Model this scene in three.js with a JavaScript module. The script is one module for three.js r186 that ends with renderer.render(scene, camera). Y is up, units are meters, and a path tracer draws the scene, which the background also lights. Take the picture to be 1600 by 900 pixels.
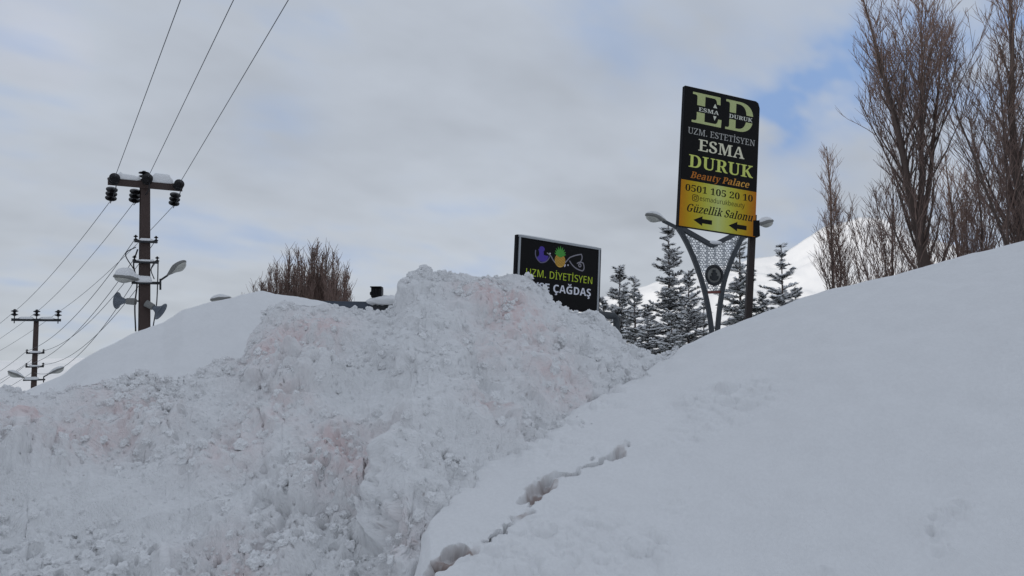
import * as THREE from 'three';
import { mergeGeometries } from 'three/addons/utils/BufferGeometryUtils.js';
import { RoundedBoxGeometry } from 'three/addons/geometries/RoundedBoxGeometry.js';
import { createNoise3D, createNoise2D } from 'simplex-noise';

// ---------------------------------------------------------------- camera, sky, sun, exposure
const scene = new THREE.Scene();
const FOCAL = 1164, PITCH = 6 * Math.PI / 180, EYE = 1.6;              // focal length in photograph pixels (1600 x 900)
const camera = new THREE.PerspectiveCamera(2 * Math.atan(450 / FOCAL) * 180 / Math.PI, 16 / 9, 0.1, 20000);
camera.position.set(0, EYE, 0);
camera.rotation.x = PITCH;
scene.add(camera);
const renderer = new THREE.WebGLRenderer();
renderer.toneMapping = THREE.LinearToneMapping;
renderer.toneMappingExposure = 1.04;
renderer.shadowMap.enabled = true;

const SUN_AZ = -130 * Math.PI / 180, SUN_EL = 20 * Math.PI / 180;       // low winter sun behind the camera on the left: a hill there keeps the road in shade, the far mountain is lit
const sunDir = new THREE.Vector3(Math.sin(SUN_AZ) * Math.cos(SUN_EL), Math.sin(SUN_EL), -Math.cos(SUN_AZ) * Math.cos(SUN_EL));
const sun = new THREE.DirectionalLight(new THREE.Color(1, 0.93, 0.84), 2.0);
sun.position.copy(sunDir).multiplyScalar(120);
sun.castShadow = true; sun.shadow.radius = 6; sun.shadow.mapSize.set(4096, 4096);
Object.assign(sun.shadow.camera, { left: -60, right: 60, top: 60, bottom: -60, near: 1, far: 300 });
scene.add(sun);

// ---------------------------------------------------------------- small tools
function rngOf(seed) { let s = seed | 0; return () => { s = (s + 0x6d2b79f5) | 0; let t = Math.imul(s ^ (s >>> 15), 1 | s); t = (t + Math.imul(t ^ (t >>> 7), 61 | t)) ^ t; return ((t ^ (t >>> 14)) >>> 0) / 4294967296; }; }
const V = (x, y, z) => new THREE.Vector3(x, y, z);
const clamp = (x, a = 0, b = 1) => Math.min(b, Math.max(a, x));
const mix = (a, b, t) => a + (b - a) * t;
const smooth = (a, b, x) => { const t = clamp((x - a) / (b - a)); return t * t * (3 - 2 * t); };
const n3 = createNoise3D(rngOf(11)), n3b = createNoise3D(rngOf(12)), n2 = createNoise2D(rngOf(13));
const fbm3 = (x, y, z, o = 4) => { let a = 0.5, s = 0; for (let i = 0; i < o; i++) { s += a * n3(x, y, z); x = x * 2.03 + 7.1; y = y * 2.03 - 3.7; z = z * 2.03 + 1.9; a *= 0.5; } return s; };
const cp = Math.cos(PITCH), sp = Math.sin(PITCH);
function ray(px, py) {                                               // photograph pixel -> direction
  const x = (px - 800) / FOCAL, y = (450 - py) / FOCAL;
  return V(x, y * cp + sp, -cp + y * sp);
}
const at = (px, py, depth) => { const d = ray(px, py); return d.multiplyScalar(depth / -d.z).add(V(0, EYE, 0)); };      // depth = metres along -z
const atRange = (px, py, r) => { const d = ray(px, py); return d.multiplyScalar(r / Math.hypot(d.x, d.z)).add(V(0, EYE, 0)); };
const azOf = (p) => Math.atan2(p.x, -p.z);

{ // the sky: high layered cloud with a few thin blue gaps
  const W = 2048, H = 1024, data = new Float32Array(W * H * 4);
  const c3 = createNoise3D(rngOf(5));
  const fb = (x, y, z, o) => { let a = 0.5, s = 0; for (let i = 0; i < o; i++) { s += a * c3(x, y, z); x *= 2.1; y *= 2.1; z *= 2.1; a *= 0.52; } return s; };
  const gaps = [[1275, 112, 0.032, 0.95], [1222, 192, 0.038, 1.15], [1310, 60, 0.07, 0.35], [945, 30, 0.06, 0.36], [970, 112, 0.03, 0.22], [1100, 85, 0.07, 0.25], [430, 190, 0.05, 0.28], [1260, 340, 0.06, 0.3], [1480, 120, 0.10, 0.35], [1150, 140, 0.05, 0.25], [1330, 190, 0.04, 0.3], [1580, 60, 0.06, 0.45]].map(([x, y, r, k]) => [ray(x, y).normalize(), r, k]);
  const glows = [[50, 50, 0.07, 0.10], [720, 330, 0.2, 0.05], [1160, 20, 0.09, 0.05], [130, 160, 0.08, 0.02]].map(([x, y, r, k]) => [ray(x, y).normalize(), r, k]);
  for (let j = 0; j < H; j++) for (let i = 0; i < W; i++) {
    const up = ((j + 0.5) / H - 0.5) * Math.PI, ro = ((i + 0.5) / W - 0.5) * 2 * Math.PI;
    const x = Math.cos(ro) * Math.cos(up), y = Math.sin(up), z = Math.sin(ro) * Math.cos(up);
    const k = 1 / (Math.max(y, 0) + 0.22), cx = x * k, cz = z * k;
    const big = fb(cx * 0.8 + 3, cz * 0.8, 1.3, 4), fine = fb(cx * 2.2 + cz * 0.7, cz * 2.4, 7.7, 5), wisp = fb(cx * 1.5 - cz * 1.8 + 9, (cz + cx) * 4.0, 3.1, 4);
    let blue = smooth(0.02, 0.62, big * 0.7 + wisp * 0.3 + fine * 0.15) * 0.42, glow = 0;
    for (const [d, r, a] of gaps) { const q = (1 - (x * d.x + y * d.y + z * d.z)) * 2 / (r * r); if (q < 9) blue += a * Math.exp(-q) * clamp(0.62 + 0.9 * wisp + 0.7 * fine); }
    for (const [d, r, a] of glows) { const q = (1 - (x * d.x + y * d.y + z * d.z)) * 2 / (r * r); if (q < 9) glow += a * Math.exp(-q); }
    blue = clamp(blue, 0, 0.85);
    const grey = 1.035 + 0.15 * big + 0.10 * fine + 0.04 * wisp + glow, low = Math.exp(-Math.max(y, 0) * 5);
    const c = [mix(0.430, 0.490, low) * grey, mix(0.473, 0.526, low) * grey, mix(0.545, 0.565, low) * grey];
    const b = [0.205, 0.345, 0.625];
    const o = (j * W + i) * 4;
    for (let q = 0; q < 3; q++) data[o + q] = mix(c[q], b[q], blue);
    if (glow > 0.06) { data[o] *= 1 + glow * 0.2; }
    data[o + 3] = 1;
  }
  const t = new THREE.DataTexture(data, W, H, THREE.RGBAFormat, THREE.FloatType);
  t.mapping = THREE.EquirectangularReflectionMapping; t.magFilter = THREE.LinearFilter; t.minFilter = THREE.LinearFilter; t.needsUpdate = true;
  scene.background = t; scene.environment = t;
}

// ---------------------------------------------------------------- names, labels, meshes
const taken = new Map();
function numbered(name) { const n = taken.get(name) ?? 0; taken.set(name, n + 1); return n ? `${name}_${String(n).padStart(3, '0')}` : name; }
function tag(o, label, category, group, kind) {
  o.userData = { label }; if (category) o.userData.category = category; if (group) o.userData.group = group; if (kind) o.userData.kind = kind;
  return o;
}
function thing(name, label, category, pos = [0, 0, 0], turn = 0, group) {
  const o = new THREE.Group(); o.name = numbered(name); scene.add(o);
  o.position.set(...pos); o.rotation.y = turn; return tag(o, label, category, group);
}
function part(name, geo, mat, parent) {
  const list = Array.isArray(geo) ? geo.map((g) => { const h = g.index ? g.toNonIndexed() : g; for (const k of Object.keys(h.attributes)) if (!['position', 'normal', 'uv'].includes(k)) h.deleteAttribute(k); if (!h.attributes.uv) h.setAttribute('uv', new THREE.BufferAttribute(new Float32Array(h.attributes.position.count * 2), 2)); return h; }) : null;
  const m = new THREE.Mesh(list ? (list.length > 1 ? mergeGeometries(list) : list[0]) : geo, mat);
  m.name = parent ? name : numbered(name); m.castShadow = m.receiveShadow = true; (parent ?? scene).add(m); return m;
}
function structure(name, geo, mat, label) { const m = part(name, geo, mat); m.userData = { kind: 'structure', label }; return m; }
const box = (w, h, d, x = 0, y = 0, z = 0, r = 0) => (r ? new RoundedBoxGeometry(w, h, d, 2, r) : new THREE.BoxGeometry(w, h, d)).translate(x, y, z);
function bar(a, b, r, r2 = r, n = 8) {                                  // a round bar from a to b
  const d = b.clone().sub(a), g = new THREE.CylinderGeometry(r2, r, d.length(), n);
  g.applyQuaternion(new THREE.Quaternion().setFromUnitVectors(V(0, 1, 0), d.clone().normalize()));
  const m = a.clone().add(b).multiplyScalar(0.5); return g.translate(m.x, m.y, m.z);
}
function beam(a, b, w, h, up = V(0, 1, 0)) {                             // a square bar from a to b
  const d = b.clone().sub(a), L = d.length(), z = d.normalize(), x = up.clone().cross(z).normalize(), y = z.clone().cross(x);
  const g = new THREE.BoxGeometry(w, h, L); const m = a.clone().add(b).multiplyScalar(0.5);
  return g.applyMatrix4(new THREE.Matrix4().makeBasis(x, y, z).setPosition(m));
}
const tube = (pts, r, n = 24, k = 6) => new THREE.TubeGeometry(new THREE.CatmullRomCurve3(pts), n, r, k, false);
function lumpy(geo, amp, freq, seed = 0) {                              // an uneven version of a closed shape
  const p = geo.attributes.position;
  for (let i = 0; i < p.count; i++) { const x = p.getX(i), y = p.getY(i), z = p.getZ(i), l = Math.hypot(x, y, z) || 1, k = 1 + amp * (n3(x * freq + seed, y * freq, z * freq) + 0.5 * n3(x * freq * 2.1 + seed, y * freq * 2.1, z * freq * 2.1 + 5)) / l; p.setXYZ(i, x * k, y * k, z * k); }
  geo.computeVertexNormals(); return geo;
}

// ---------------------------------------------------------------- materials
function noiseTexture(size, seed, f) {                                  // a tile of grey relief
  const d = new Uint8Array(size * size * 4), n = createNoise3D(rngOf(seed));
  const T = Math.PI * 2;
  for (let j = 0; j < size; j++) for (let i = 0; i < size; i++) {
    const u = i / size * T, v = j / size * T; let s = 0, a = 0.5, k = f;
    for (let o = 0; o < 4; o++) { s += a * n(Math.cos(u) * k + Math.cos(v) * k * 0.31 + o * 9, Math.sin(u) * k + Math.sin(v) * k * 0.77, Math.cos(v) * k * 0.9 - Math.sin(v) * k * 0.4); k *= 2; a *= 0.6; }
    const g = clamp(0.5 + s * 0.55) * 255, q = (j * size + i) * 4; d[q] = d[q + 1] = d[q + 2] = g; d[q + 3] = 255;
  }
  const t = new THREE.DataTexture(d, size, size); t.wrapS = t.wrapT = THREE.RepeatWrapping; t.magFilter = THREE.LinearFilter; t.needsUpdate = true; return t;
}
const grain = noiseTexture(512, 21, 7);
const std = (r, g, b, rough = 0.8, more = {}) => new THREE.MeshStandardMaterial({ color: new THREE.Color().setRGB(r, g, b), roughness: rough, ...more });
const SNOW = [0.83, 0.832, 0.835];                                      // clean snow, the same everywhere
const matte = (r, g, b, rough, k) => new THREE.MeshPhysicalMaterial({ color: new THREE.Color().setRGB(r, g, b), roughness: rough, specularIntensity: k });
const M = {
  capSnow: std(...SNOW, 0.9),
  roughSnow: std(...SNOW, 0.9, { vertexColors: true, bumpMap: grain, bumpScale: 0.010 }),
  driftSnow: std(...SNOW, 0.88, { vertexColors: true, bumpMap: grain, bumpScale: 0.003 }),
  snow: std(...SNOW, 0.9, { bumpMap: grain, bumpScale: 0.004 }),
  clod: std(...SNOW, 0.9),
  plainSnow: std(...SNOW, 0.9),
  rust: std(0.062, 0.040, 0.034, 0.75),
  darkRust: std(0.022, 0.013, 0.011, 0.7),
  iron: std(0.030, 0.032, 0.036, 0.6, { metalness: 0.3 }),
  steel: std(0.050, 0.057, 0.065, 0.55, { metalness: 0.2 }),
  paleSteel: std(0.36, 0.38, 0.40, 0.45, { metalness: 0.4 }),
  glazed: matte(0.010, 0.009, 0.010, 0.3, 0.45),
  wire: std(0.10, 0.105, 0.115, 0.6),
  lampGrey: std(0.20, 0.20, 0.19, 0.5),
  lens: new THREE.MeshPhysicalMaterial({ color: new THREE.Color().setRGB(0.42, 0.42, 0.38), roughness: 0.25, clearcoat: 0.5 }),
  hornGrey: std(0.13, 0.15, 0.18, 0.55),
  black: matte(0.007, 0.007, 0.009, 0.6, 0.25),
  bark: std(0.105, 0.076, 0.064, 0.9),
  twig: std(0.235, 0.160, 0.132, 0.9),
  needle: std(0.024, 0.027, 0.022, 0.85, { side: THREE.DoubleSide }),
  needleGreen: std(0.030, 0.040, 0.026, 0.85, { side: THREE.DoubleSide }),
};

// ---------------------------------------------------------------- the ground: the road falls away to the far left
const LINE = V(-0.57, 0, -0.82);                                        // direction in which the pole line and the road run downhill
const POLE0 = V(6.6, 0, 3.7);
function groundY(x, z) {
  const s = (x - POLE0.x) * LINE.x + (z - POLE0.z) * LINE.z;
  let y = 0.92 - 6.5 * (1 - Math.exp(-Math.max(s, 0) / 45));
  const r = Math.hypot(x, z);
  y += smooth(60, 400, r) * 5 * n2(x * 0.004, z * 0.004) + smooth(700, 4000, r) * (22 + 26 * n2(x * 0.0012 + 4, z * 0.0012));
  return y + (r > 4 ? 0.06 * n2(x * 0.3, z * 0.3) * smooth(4, 8, r) : 0);
}
{
  const NA = 360, NR = 130, pos = [], idx = [], uv = [];
  for (let j = 0; j <= NR; j++) { const r = 0.3 * Math.pow(9000 / 0.3, j / NR); for (let i = 0; i <= NA; i++) { const a = i / NA * Math.PI * 2, x = Math.sin(a) * r, z = -Math.cos(a) * r; pos.push(x, groundY(x, z) - (r > 3 ? 0 : 0.02), z); uv.push(x / 0.8, z / 0.8); } }
  for (let j = 0; j < NR; j++) for (let i = 0; i < NA; i++) { const a = j * (NA + 1) + i, b = a + 1, c = a + NA + 1, d = c + 1; idx.push(a, b, c, b, d, c); }
  const g = new THREE.BufferGeometry(); g.setAttribute('position', new THREE.Float32BufferAttribute(pos, 3)); g.setAttribute('uv', new THREE.Float32BufferAttribute(uv, 2)); g.setIndex(idx); g.computeVertexNormals();
  structure('ground', g, M.snow, 'snow covered ground falling away behind the ploughed banks');
}

// ---------------------------------------------------------------- the far snowy mountain
{
  const crest = [[700, 520], [860, 480], [930, 466], [1000, 450], [1055, 428], [1110, 420], [1170, 404], [1225, 396], [1250, 380], [1292, 353], [1345, 338], [1390, 344], [1440, 372], [1520, 392], [1640, 410], [1800, 470], [1950, 540]].map(([x, y]) => { const p = atRange(x, y, 3800); return [azOf(p), p.y]; });
  const NA = 260, NR = 90, pos = [], idx = [], a0 = crest[0][0], a1 = crest[crest.length - 1][0];
  const top = (a) => { let k = 0; while (k < crest.length - 2 && crest[k + 1][0] < a) k++; const t = (a - crest[k][0]) / (crest[k + 1][0] - crest[k][0]); return mix(crest[k][1], crest[k + 1][1], t); };
  for (let j = 0; j <= NR; j++) for (let i = 0; i <= NA; i++) {
    const a = mix(a0, a1, i / NA), t = j / NR * 1.5, r = mix(2300, 3800, t), x = Math.sin(a) * r, z = -Math.cos(a) * r;
    const H = top(a), f = t <= 1 ? Math.pow(t, 1.25) : 1 - (t - 1) * 1.7;
    const rid = 1 - Math.abs(n2(x * 0.0016 + 3, z * 0.0011)), fine = fbm3(x * 0.004, 2, z * 0.004, 5);
    pos.push(x, -20 + (H + 20) * f + (rid * 60 - 42) * Math.sin(Math.PI * clamp(t)) + fine * 34 * clamp(t * 3) * (t > 0.9 ? 0.45 : 1), z);
  }
  for (let j = 0; j < NR; j++) for (let i = 0; i < NA; i++) { const a = j * (NA + 1) + i, b = a + 1, c = a + NA + 1, d = c + 1; idx.push(a, b, c, b, d, c); }
  const g = new THREE.BufferGeometry(); g.setAttribute('position', new THREE.Float32BufferAttribute(pos, 3)); g.setIndex(idx); g.computeVertexNormals();
  structure('mountain', g, M.plainSnow, 'far snow covered mountain rising behind the bare poplars');
}

// ---------------------------------------------------------------- the hillside behind the road, which keeps the low sun off it
{
  const NA = 150, NR = 60, pos = [], idx = [], D = Math.PI / 180;
  for (let j = 0; j <= NR; j++) for (let i = 0; i <= NA; i++) {
    const deg = mix(-205, -58, i / NA), a = deg * D, r = mix(55, 300, j / NR), x = Math.sin(a) * r, z = -Math.cos(a) * r;
    const w = smooth(-58, -84, deg) * smooth(-205, -178, deg), f = r < 150 ? smooth(35, 165, r) : 0.965 * (1 - smooth(150, 310, r));
    pos.push(x, groundY(x, z) - 1 + (86 * f * w) * (1 + 0.10 * n2(x * 0.02, z * 0.02)) + 3 * fbm3(x * 0.05, 0, z * 0.05, 4) * f * w, z);
  }
  for (let j = 0; j < NR; j++) for (let i = 0; i < NA; i++) { const a = j * (NA + 1) + i, b = a + 1, c = a + NA + 1, d = c + 1; idx.push(a, b, c, b, d, c); }
  const g = new THREE.BufferGeometry(); g.setAttribute('position', new THREE.Float32BufferAttribute(pos, 3)); g.setIndex(idx); g.computeVertexNormals();
  structure('hill', g, M.plainSnow, 'snowy hillside behind the road that shades it from the low sun');
}

// ---------------------------------------------------------------- snow banks as sheets round the road's edge, given by the pixels and range of their crest
function profile(points) {                                              // [px, py, range of crest, range of foot] -> smooth functions of azimuth
  const k = points.map(([x, y, r, f]) => { const p = atRange(x, y, r); return { a: azOf(p), h: p.y, r, f }; });
  return (a) => {
    let i = 0; while (i < k.length - 2 && k[i + 1].a < a) i++;
    const t = clamp((a - k[i].a) / (k[i + 1].a - k[i].a)), m = (q) => mix(k[i][q], k[i + 1][q], t);
    return { h: m('h'), r: m('r'), f: m('f') };
  };
}
const azPx = (px) => Math.atan((px - 800) / FOCAL);
const rise = (t, e) => (t <= 1 ? t * (1 + e - e * t) : null);
// rough ploughed bank
const crestA = profile([[-300, 611, 8.2, 4.60], [-80, 596, 8.2, 4.60], [0, 601, 8.2, 4.60], [28, 603, 8.2, 4.60], [60, 615, 8.2, 4.60], [88, 613, 8.3, 4.60], [120, 596, 8.4, 4.60], [165, 594, 8.4, 4.60], [235, 586, 8.4, 4.60], [268, 597, 8.4, 4.60], [305, 590, 8.5, 4.70], [345, 568, 8.6, 4.70], [388, 551, 8.8, 4.70], [404, 511, 9.0, 4.70], [416, 484, 9.2, 4.70], [450, 472, 9.3, 4.70], [520, 476, 9.3, 4.60], [560, 482, 9.2, 4.60], [600, 483, 9.2, 4.6], [616, 477, 9.2, 4.6], [628, 461, 9.2, 4.6], [638, 443, 9.2, 4.6], [650, 432, 9.2, 4.6], [665, 431, 9.2, 4.60], [700, 437, 9.2, 4.60], [760, 434, 9.3, 4.60], [800, 427, 9.4, 4.60], [823, 422, 9.5, 4.85], [838, 438, 9.5, 5.02], [870, 465, 9.6, 5.37], [905, 483, 9.7, 5.75], [940, 499, 9.9, 6.13], [975, 532, 10.1, 6.52], [1015, 545, 10.3, 6.96], [1040, 551, 10.5, 7.23], [1055, 535, 10.7, 7.39], [1068, 540, 10.9, 7.54], [1100, 564, 11.2, 7.89], [1160, 604, 11.6, 8.55]]);
const crestC = profile([[560, 1050, 4.5, 3.2], [620, 960, 4.8, 3.2], [645, 892, 5.1, 3.2], [656, 850, 5.3, 3.2], [672, 812, 5.5, 3.2], [720, 762, 6.0, 3.2], [760, 730, 6.4, 3.2], [800, 706, 6.8, 3.2], [850, 678, 7.2, 3.2], [900, 650, 7.7, 3.2], [950, 622, 8.3, 3.2], [1000, 590, 9.0, 3.2], [1040, 560, 9.7, 3.2], [1068, 538, 10.2, 3.2], [1130, 512, 10.6, 3.2], [1190, 489, 10.8, 3.2], [1250, 466, 10.9, 3.2], [1300, 451, 11, 3.2], [1400, 431, 11, 3.2], [1480, 413, 11, 3.2], [1600, 380, 11, 3.2], [1800, 330, 11, 3.2], [2050, 300, 11, 3.2]]);
const softA = (() => { const N = 600, a0 = azPx(-320), a1 = azPx(1180), raw = [], out = []; for (let i = 0; i <= N; i++) raw.push(crestA(mix(a0, a1, i / N)).h); for (let i = 0; i <= N; i++) { let s = 0, w = 0; for (let k = -34; k <= 34; k++) { const j = i + k; if (j < 0 || j > N) continue; const q = Math.exp(-k * k / 450); s += raw[j] * q; w += q; } out.push(s / w); } return (a) => { const f = clamp((a - a0) / (a1 - a0)) * N, i = Math.min(N - 1, Math.floor(f)); return mix(out[i], out[i + 1], f - i); }; })();
// where the smooth drift leans on the bank, the bank's face is bent so that the two meet along the drift's edge
const meetC = (a, c, g0) => {
  const k = smooth(azPx(575), azPx(665), a) * (1 - smooth(azPx(1050), azPx(1110), a)); if (k <= 0) return 1;
  const d = crestC(a), t = clamp((d.r - c.f) / (c.r - c.f), 0.04, 0.97), q = clamp((d.h - 0.05 - g0) / (c.h - g0), 0.05, 0.95);
  return mix(1, clamp(Math.log(q) / Math.log(rise(t, 0.18)), 0.4, 1.8), k);
};
function heightA(a, r) {
  a += 0.004 * n2(r * 1.6, 8 + a * 6);
  const c = crestA(a), x = Math.sin(a) * r, z = -Math.cos(a) * r, g = groundY(x, z) - 0.12, t = (r - c.f) / (c.r - c.f);
  if (t <= 0) return g;
  const g0 = groundY(Math.sin(a) * c.f, -Math.cos(a) * c.f) - 0.12, e = meetC(a, c, g0);
  if (t <= 1) { const w = smooth(0.5, 0.99, t); return g0 + (mix(softA(a), c.h, w) - g0) * Math.pow(rise(t, 0.18), e); }
  const d = r - c.r; return Math.max(c.h - 0.25 * d - 0.5 * d * d, groundY(x, z) - 0.25);
}
// smooth mound behind it on the left
const crestB = profile([[-120, 640, 15, 9.4], [40, 612, 15, 9.4], [95, 590, 15, 9.4], [140, 557, 15, 9.4], [200, 527, 15, 9.4], [256, 507, 15, 9.4], [285, 486, 14.8, 9.4], [330, 470, 14.5, 9.4], [375, 461, 14, 9.4], [410, 459, 13.6, 9.4], [440, 463, 13, 9.6], [480, 467, 12.4, 9.6], [510, 473, 12, 9.6], [545, 484, 11.6, 9.6], [640, 500, 11.5, 9.6]]);
function heightB(a, r) {
  const c = crestB(a), x = Math.sin(a) * r, z = -Math.cos(a) * r, g = groundY(x, z) - 0.3, t = (r - c.f) / (c.r - c.f);
  if (t <= 0) return g;
  if (t <= 1) { const g0 = Math.min(0.4, c.h - 0.6); return g0 + (c.h - g0) * (1 - Math.pow(1 - t, 1.7)); }
  const d = r - c.r; return Math.max(c.h - 0.18 * d * d, g);
}
// smooth drift on the right, in front of the rough bank
function heightC(a, r) {
  const c = crestC(a), x = Math.sin(a) * r, z = -Math.cos(a) * r, g = groundY(x, z) - 0.15, t = (r - c.f) / (c.r - c.f);
  if (t <= 0) return g;
  const g0 = groundY(Math.sin(a) * c.f, -Math.cos(a) * c.f) - 0.1;
  if (t <= 1) return g0 + (c.h - g0) * (rise(t, 0.10) - 0.05 * Math.sin(t * 6.283));
  const d = r - c.r, s = smooth(azPx(1000), azPx(1120), a); return Math.max(c.h - mix(0.5, 0.12, s) * d - mix(0.5, 0.10, s) * d * d, groundY(x, z) - 0.3);
}
function hit(height, px, py) {                                          // where a pixel's ray meets a bank
  const d = ray(px, py), l = Math.hypot(d.x, d.z), a = Math.atan2(d.x, -d.z);
  for (let r = 3; r < 16; r += 0.01) { const y = EYE + d.y / l * r; if (y <= height(a, r)) return V(Math.sin(a) * r, y, -Math.cos(a) * r); }
  return V(Math.sin(a) * 9, 1, -Math.cos(a) * 9);
}
// clods: domes in a jittered lattice, at most one per cell
const hash = (x, y, z, s) => { let h = Math.imul(x, 374761393) ^ Math.imul(y, 668265263) ^ Math.imul(z, 2147483647 - 58) ^ Math.imul(s, 1274126177); h = Math.imul(h ^ (h >>> 13), 1274126177); h ^= h >>> 16; h = Math.imul(h, 2246822519); return ((h ^ (h >>> 15)) >>> 0) / 4294967296; };
function clods(x, y, z, cell, keep, seed) {
  const X = x / cell, Y = y / cell, Z = z / cell, ix = Math.floor(X), iy = Math.floor(Y), iz = Math.floor(Z); let best = 0;
  for (let a = -1; a <= 1; a++) for (let b = -1; b <= 1; b++) for (let c = -1; c <= 1; c++) {
    const k = hash(ix + a, iy + b, iz + c, seed); if (k > keep) continue;
    const q = k / keep, dx = ix + a + hash(ix + a, iy + b, iz + c, seed + 1) - X, dy = iy + b + hash(ix + a, iy + b, iz + c, seed + 2) - Y, dz = iz + c + hash(ix + a, iy + b, iz + c, seed + 3) - Z;
    const R = 0.35 + 0.5 * q, d2 = (dx * dx + dy * dy + dz * dz) / (R * R); if (d2 < 1) { const h = Math.sqrt(1 - d2) * R; if (h > best) best = h; }
  }
  return best * cell;
}
const project = (p) => { const y = p.y - EYE, zc = -p.z * cp + y * sp, yc = y * cp + p.z * sp; return [800 + FOCAL * p.x / zc, 450 - FOCAL * yc / zc]; };
const blob = (height, list) => list.map(([px, py, rad, k]) => { const p = hit(height, px, py); return [p.x, p.y, p.z, rad * Math.hypot(p.x, p.z) / FOCAL, k]; });
const within = (list, x, y, z) => { let s = 0; for (const [a, b, c, r, k] of list) { const q = ((x - a) ** 2 + (y - b) ** 2 + (z - c) ** 2) / (r * r); if (q < 6) s += k * Math.exp(-q); } return s; };

const columns = (...spans) => { const A = []; for (const [x0, x1, n] of spans) for (let i = A.length ? 1 : 0; i <= n; i++) A.push(mix(x0, x1, i / n)); return A; };
function sheet(AZ, rows, height, carve, colour) {
  // rows(a): list of ranges; carve(x, y, z, a, r, t): metres along the normal; colour(...): linear rgb
  const NA = AZ.length - 1, NR = rows(AZ[0]).length, pos = new Float32Array((NA + 1) * NR * 3), uv = new Float32Array((NA + 1) * NR * 2), col = new Float32Array((NA + 1) * NR * 3), idx = new Uint32Array(NA * (NR - 1) * 6);
  for (let i = 0; i <= NA; i++) {
    const a = AZ[i], R = rows(a);
    for (let j = 0; j < NR; j++) { const r = R[j], o = (j * (NA + 1) + i); pos[o * 3] = Math.sin(a) * r; pos[o * 3 + 1] = height(a, r); pos[o * 3 + 2] = -Math.cos(a) * r; uv[o * 2] = a * 8; uv[o * 2 + 1] = (r + pos[o * 3 + 1] * 0.6); }
  }
  let q = 0;
  for (let j = 0; j < NR - 1; j++) for (let i = 0; i < NA; i++) { const a = j * (NA + 1) + i, b = a + 1, c = a + NA + 1, d = c + 1; idx[q++] = a; idx[q++] = b; idx[q++] = c; idx[q++] = b; idx[q++] = d; idx[q++] = c; }
  const g = new THREE.BufferGeometry(); g.setAttribute('position', new THREE.BufferAttribute(pos, 3)); g.setAttribute('uv', new THREE.BufferAttribute(uv, 2)); g.setIndex(new THREE.BufferAttribute(idx, 1)); g.computeVertexNormals();
  const nor = g.attributes.normal.array, out = new Float32Array(pos.length);
  for (let i = 0; i <= NA; i++) {
    const a = AZ[i], R = rows(a);
    for (let j = 0; j < NR; j++) {
      const o = (j * (NA + 1) + i) * 3, x = pos[o], y = pos[o + 1], z = pos[o + 2], d = carve(x, y, z, a, R[j], j);
      out[o] = x + nor[o] * d; out[o + 1] = y + nor[o + 1] * d; out[o + 2] = z + nor[o + 2] * d;
      const c = colour(x, y, z, a, R[j], d); col[o] = c[0]; col[o + 1] = c[1]; col[o + 2] = c[2];
    }
  }
  g.setAttribute('position', new THREE.BufferAttribute(out, 3)); g.setAttribute('color', new THREE.BufferAttribute(col, 3)); g.computeVertexNormals();
  return g;
}

// --- the rough bank
const pinkA = blob(heightA, [[440, 540, 60, 0.8], [500, 505, 45, 0.6], [560, 735, 60, 0.9], [520, 690, 40, 0.6], [430, 640, 50, 0.5], [200, 645, 60, 0.5], [20, 665, 60, 0.6], [60, 690, 40, 0.4], [790, 470, 55, 0.5], [820, 500, 60, 0.5], [870, 590, 55, 0.6], [760, 650, 45, 0.5], [760, 540, 40, 0.4], [350, 710, 50, 0.5], [620, 830, 45, 0.5], [360, 880, 60, 0.5], [170, 600, 50, 0.3], [745, 460, 40, 0.4], [150, 690, 45, 0.35]]);
const smoothA = blob(heightA, [[610, 660, 90, 0.9], [630, 590, 70, 0.8], [560, 620, 50, 0.6], [160, 790, 90, 0.8], [230, 760, 70, 0.8], [420, 700, 40, 0.5], [640, 740, 60, 0.9], [700, 560, 45, 0.4], [90, 730, 60, 0.5], [300, 830, 60, 0.5]]);
function carveA(x, y, z, a, r) {
  const c = crestA(a), t = (r - c.f) / (c.r - c.f); if (t > 1.6 || t < -0.3) return 0;
  const calm = clamp(1 - within(smoothA, x, y, z) * 0.85), patch = smooth(-0.35, 0.45, n3b(x * 0.9, y * 0.9, z * 0.9)) * 0.65 + 0.35, k = calm * patch;
  const wx = x + 0.05 * n3(x * 5, y * 5, z * 5), wy = y + 0.05 * n3(x * 5 + 9, y * 5, z * 5), wz = z + 0.05 * n3(x * 5, y * 5 + 9, z * 5);
  let d = 0.20 * fbm3(x * 0.85, y * 0.7, z * 0.85, 3) * smooth(0, 0.25, t) * (1 - 0.5 * smooth(0.8, 1, t));
  const ridge = 1 - Math.abs(n3b(x * 1.7 + 4, y * 1.1, z * 1.7)); d += 0.11 * (ridge * ridge - 0.4) * (0.4 + 0.6 * calm);
  d += 0.50 * clods(wx, wy, wz, 0.62, 0.32, 13) * k + 0.45 * clods(wx, wy, wz, 0.32, 0.40, 3) * k + 0.40 * clods(wx, wy, wz, 0.16, 0.42, 31) * k + 0.40 * clods(wx, wy, wz, 0.08, 0.45, 67) * (0.25 + 0.75 * k);
  d += 0.022 * fbm3(x * 7, y * 7, z * 7, 4) * (0.3 + 0.7 * k);
  const pit = n3b(x * 4.3, y * 4.3, z * 4.3); d -= 0.09 * smooth(0.68, 0.86, pit) * k + 0.05 * smooth(0.70, 0.88, n3b(x * 12, y * 12 + 3, z * 12)) * (0.3 + 0.7 * k);
  return d * mix(1, 0.5, smooth(0.75, 0.98, t)) - 0.05;
}
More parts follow.
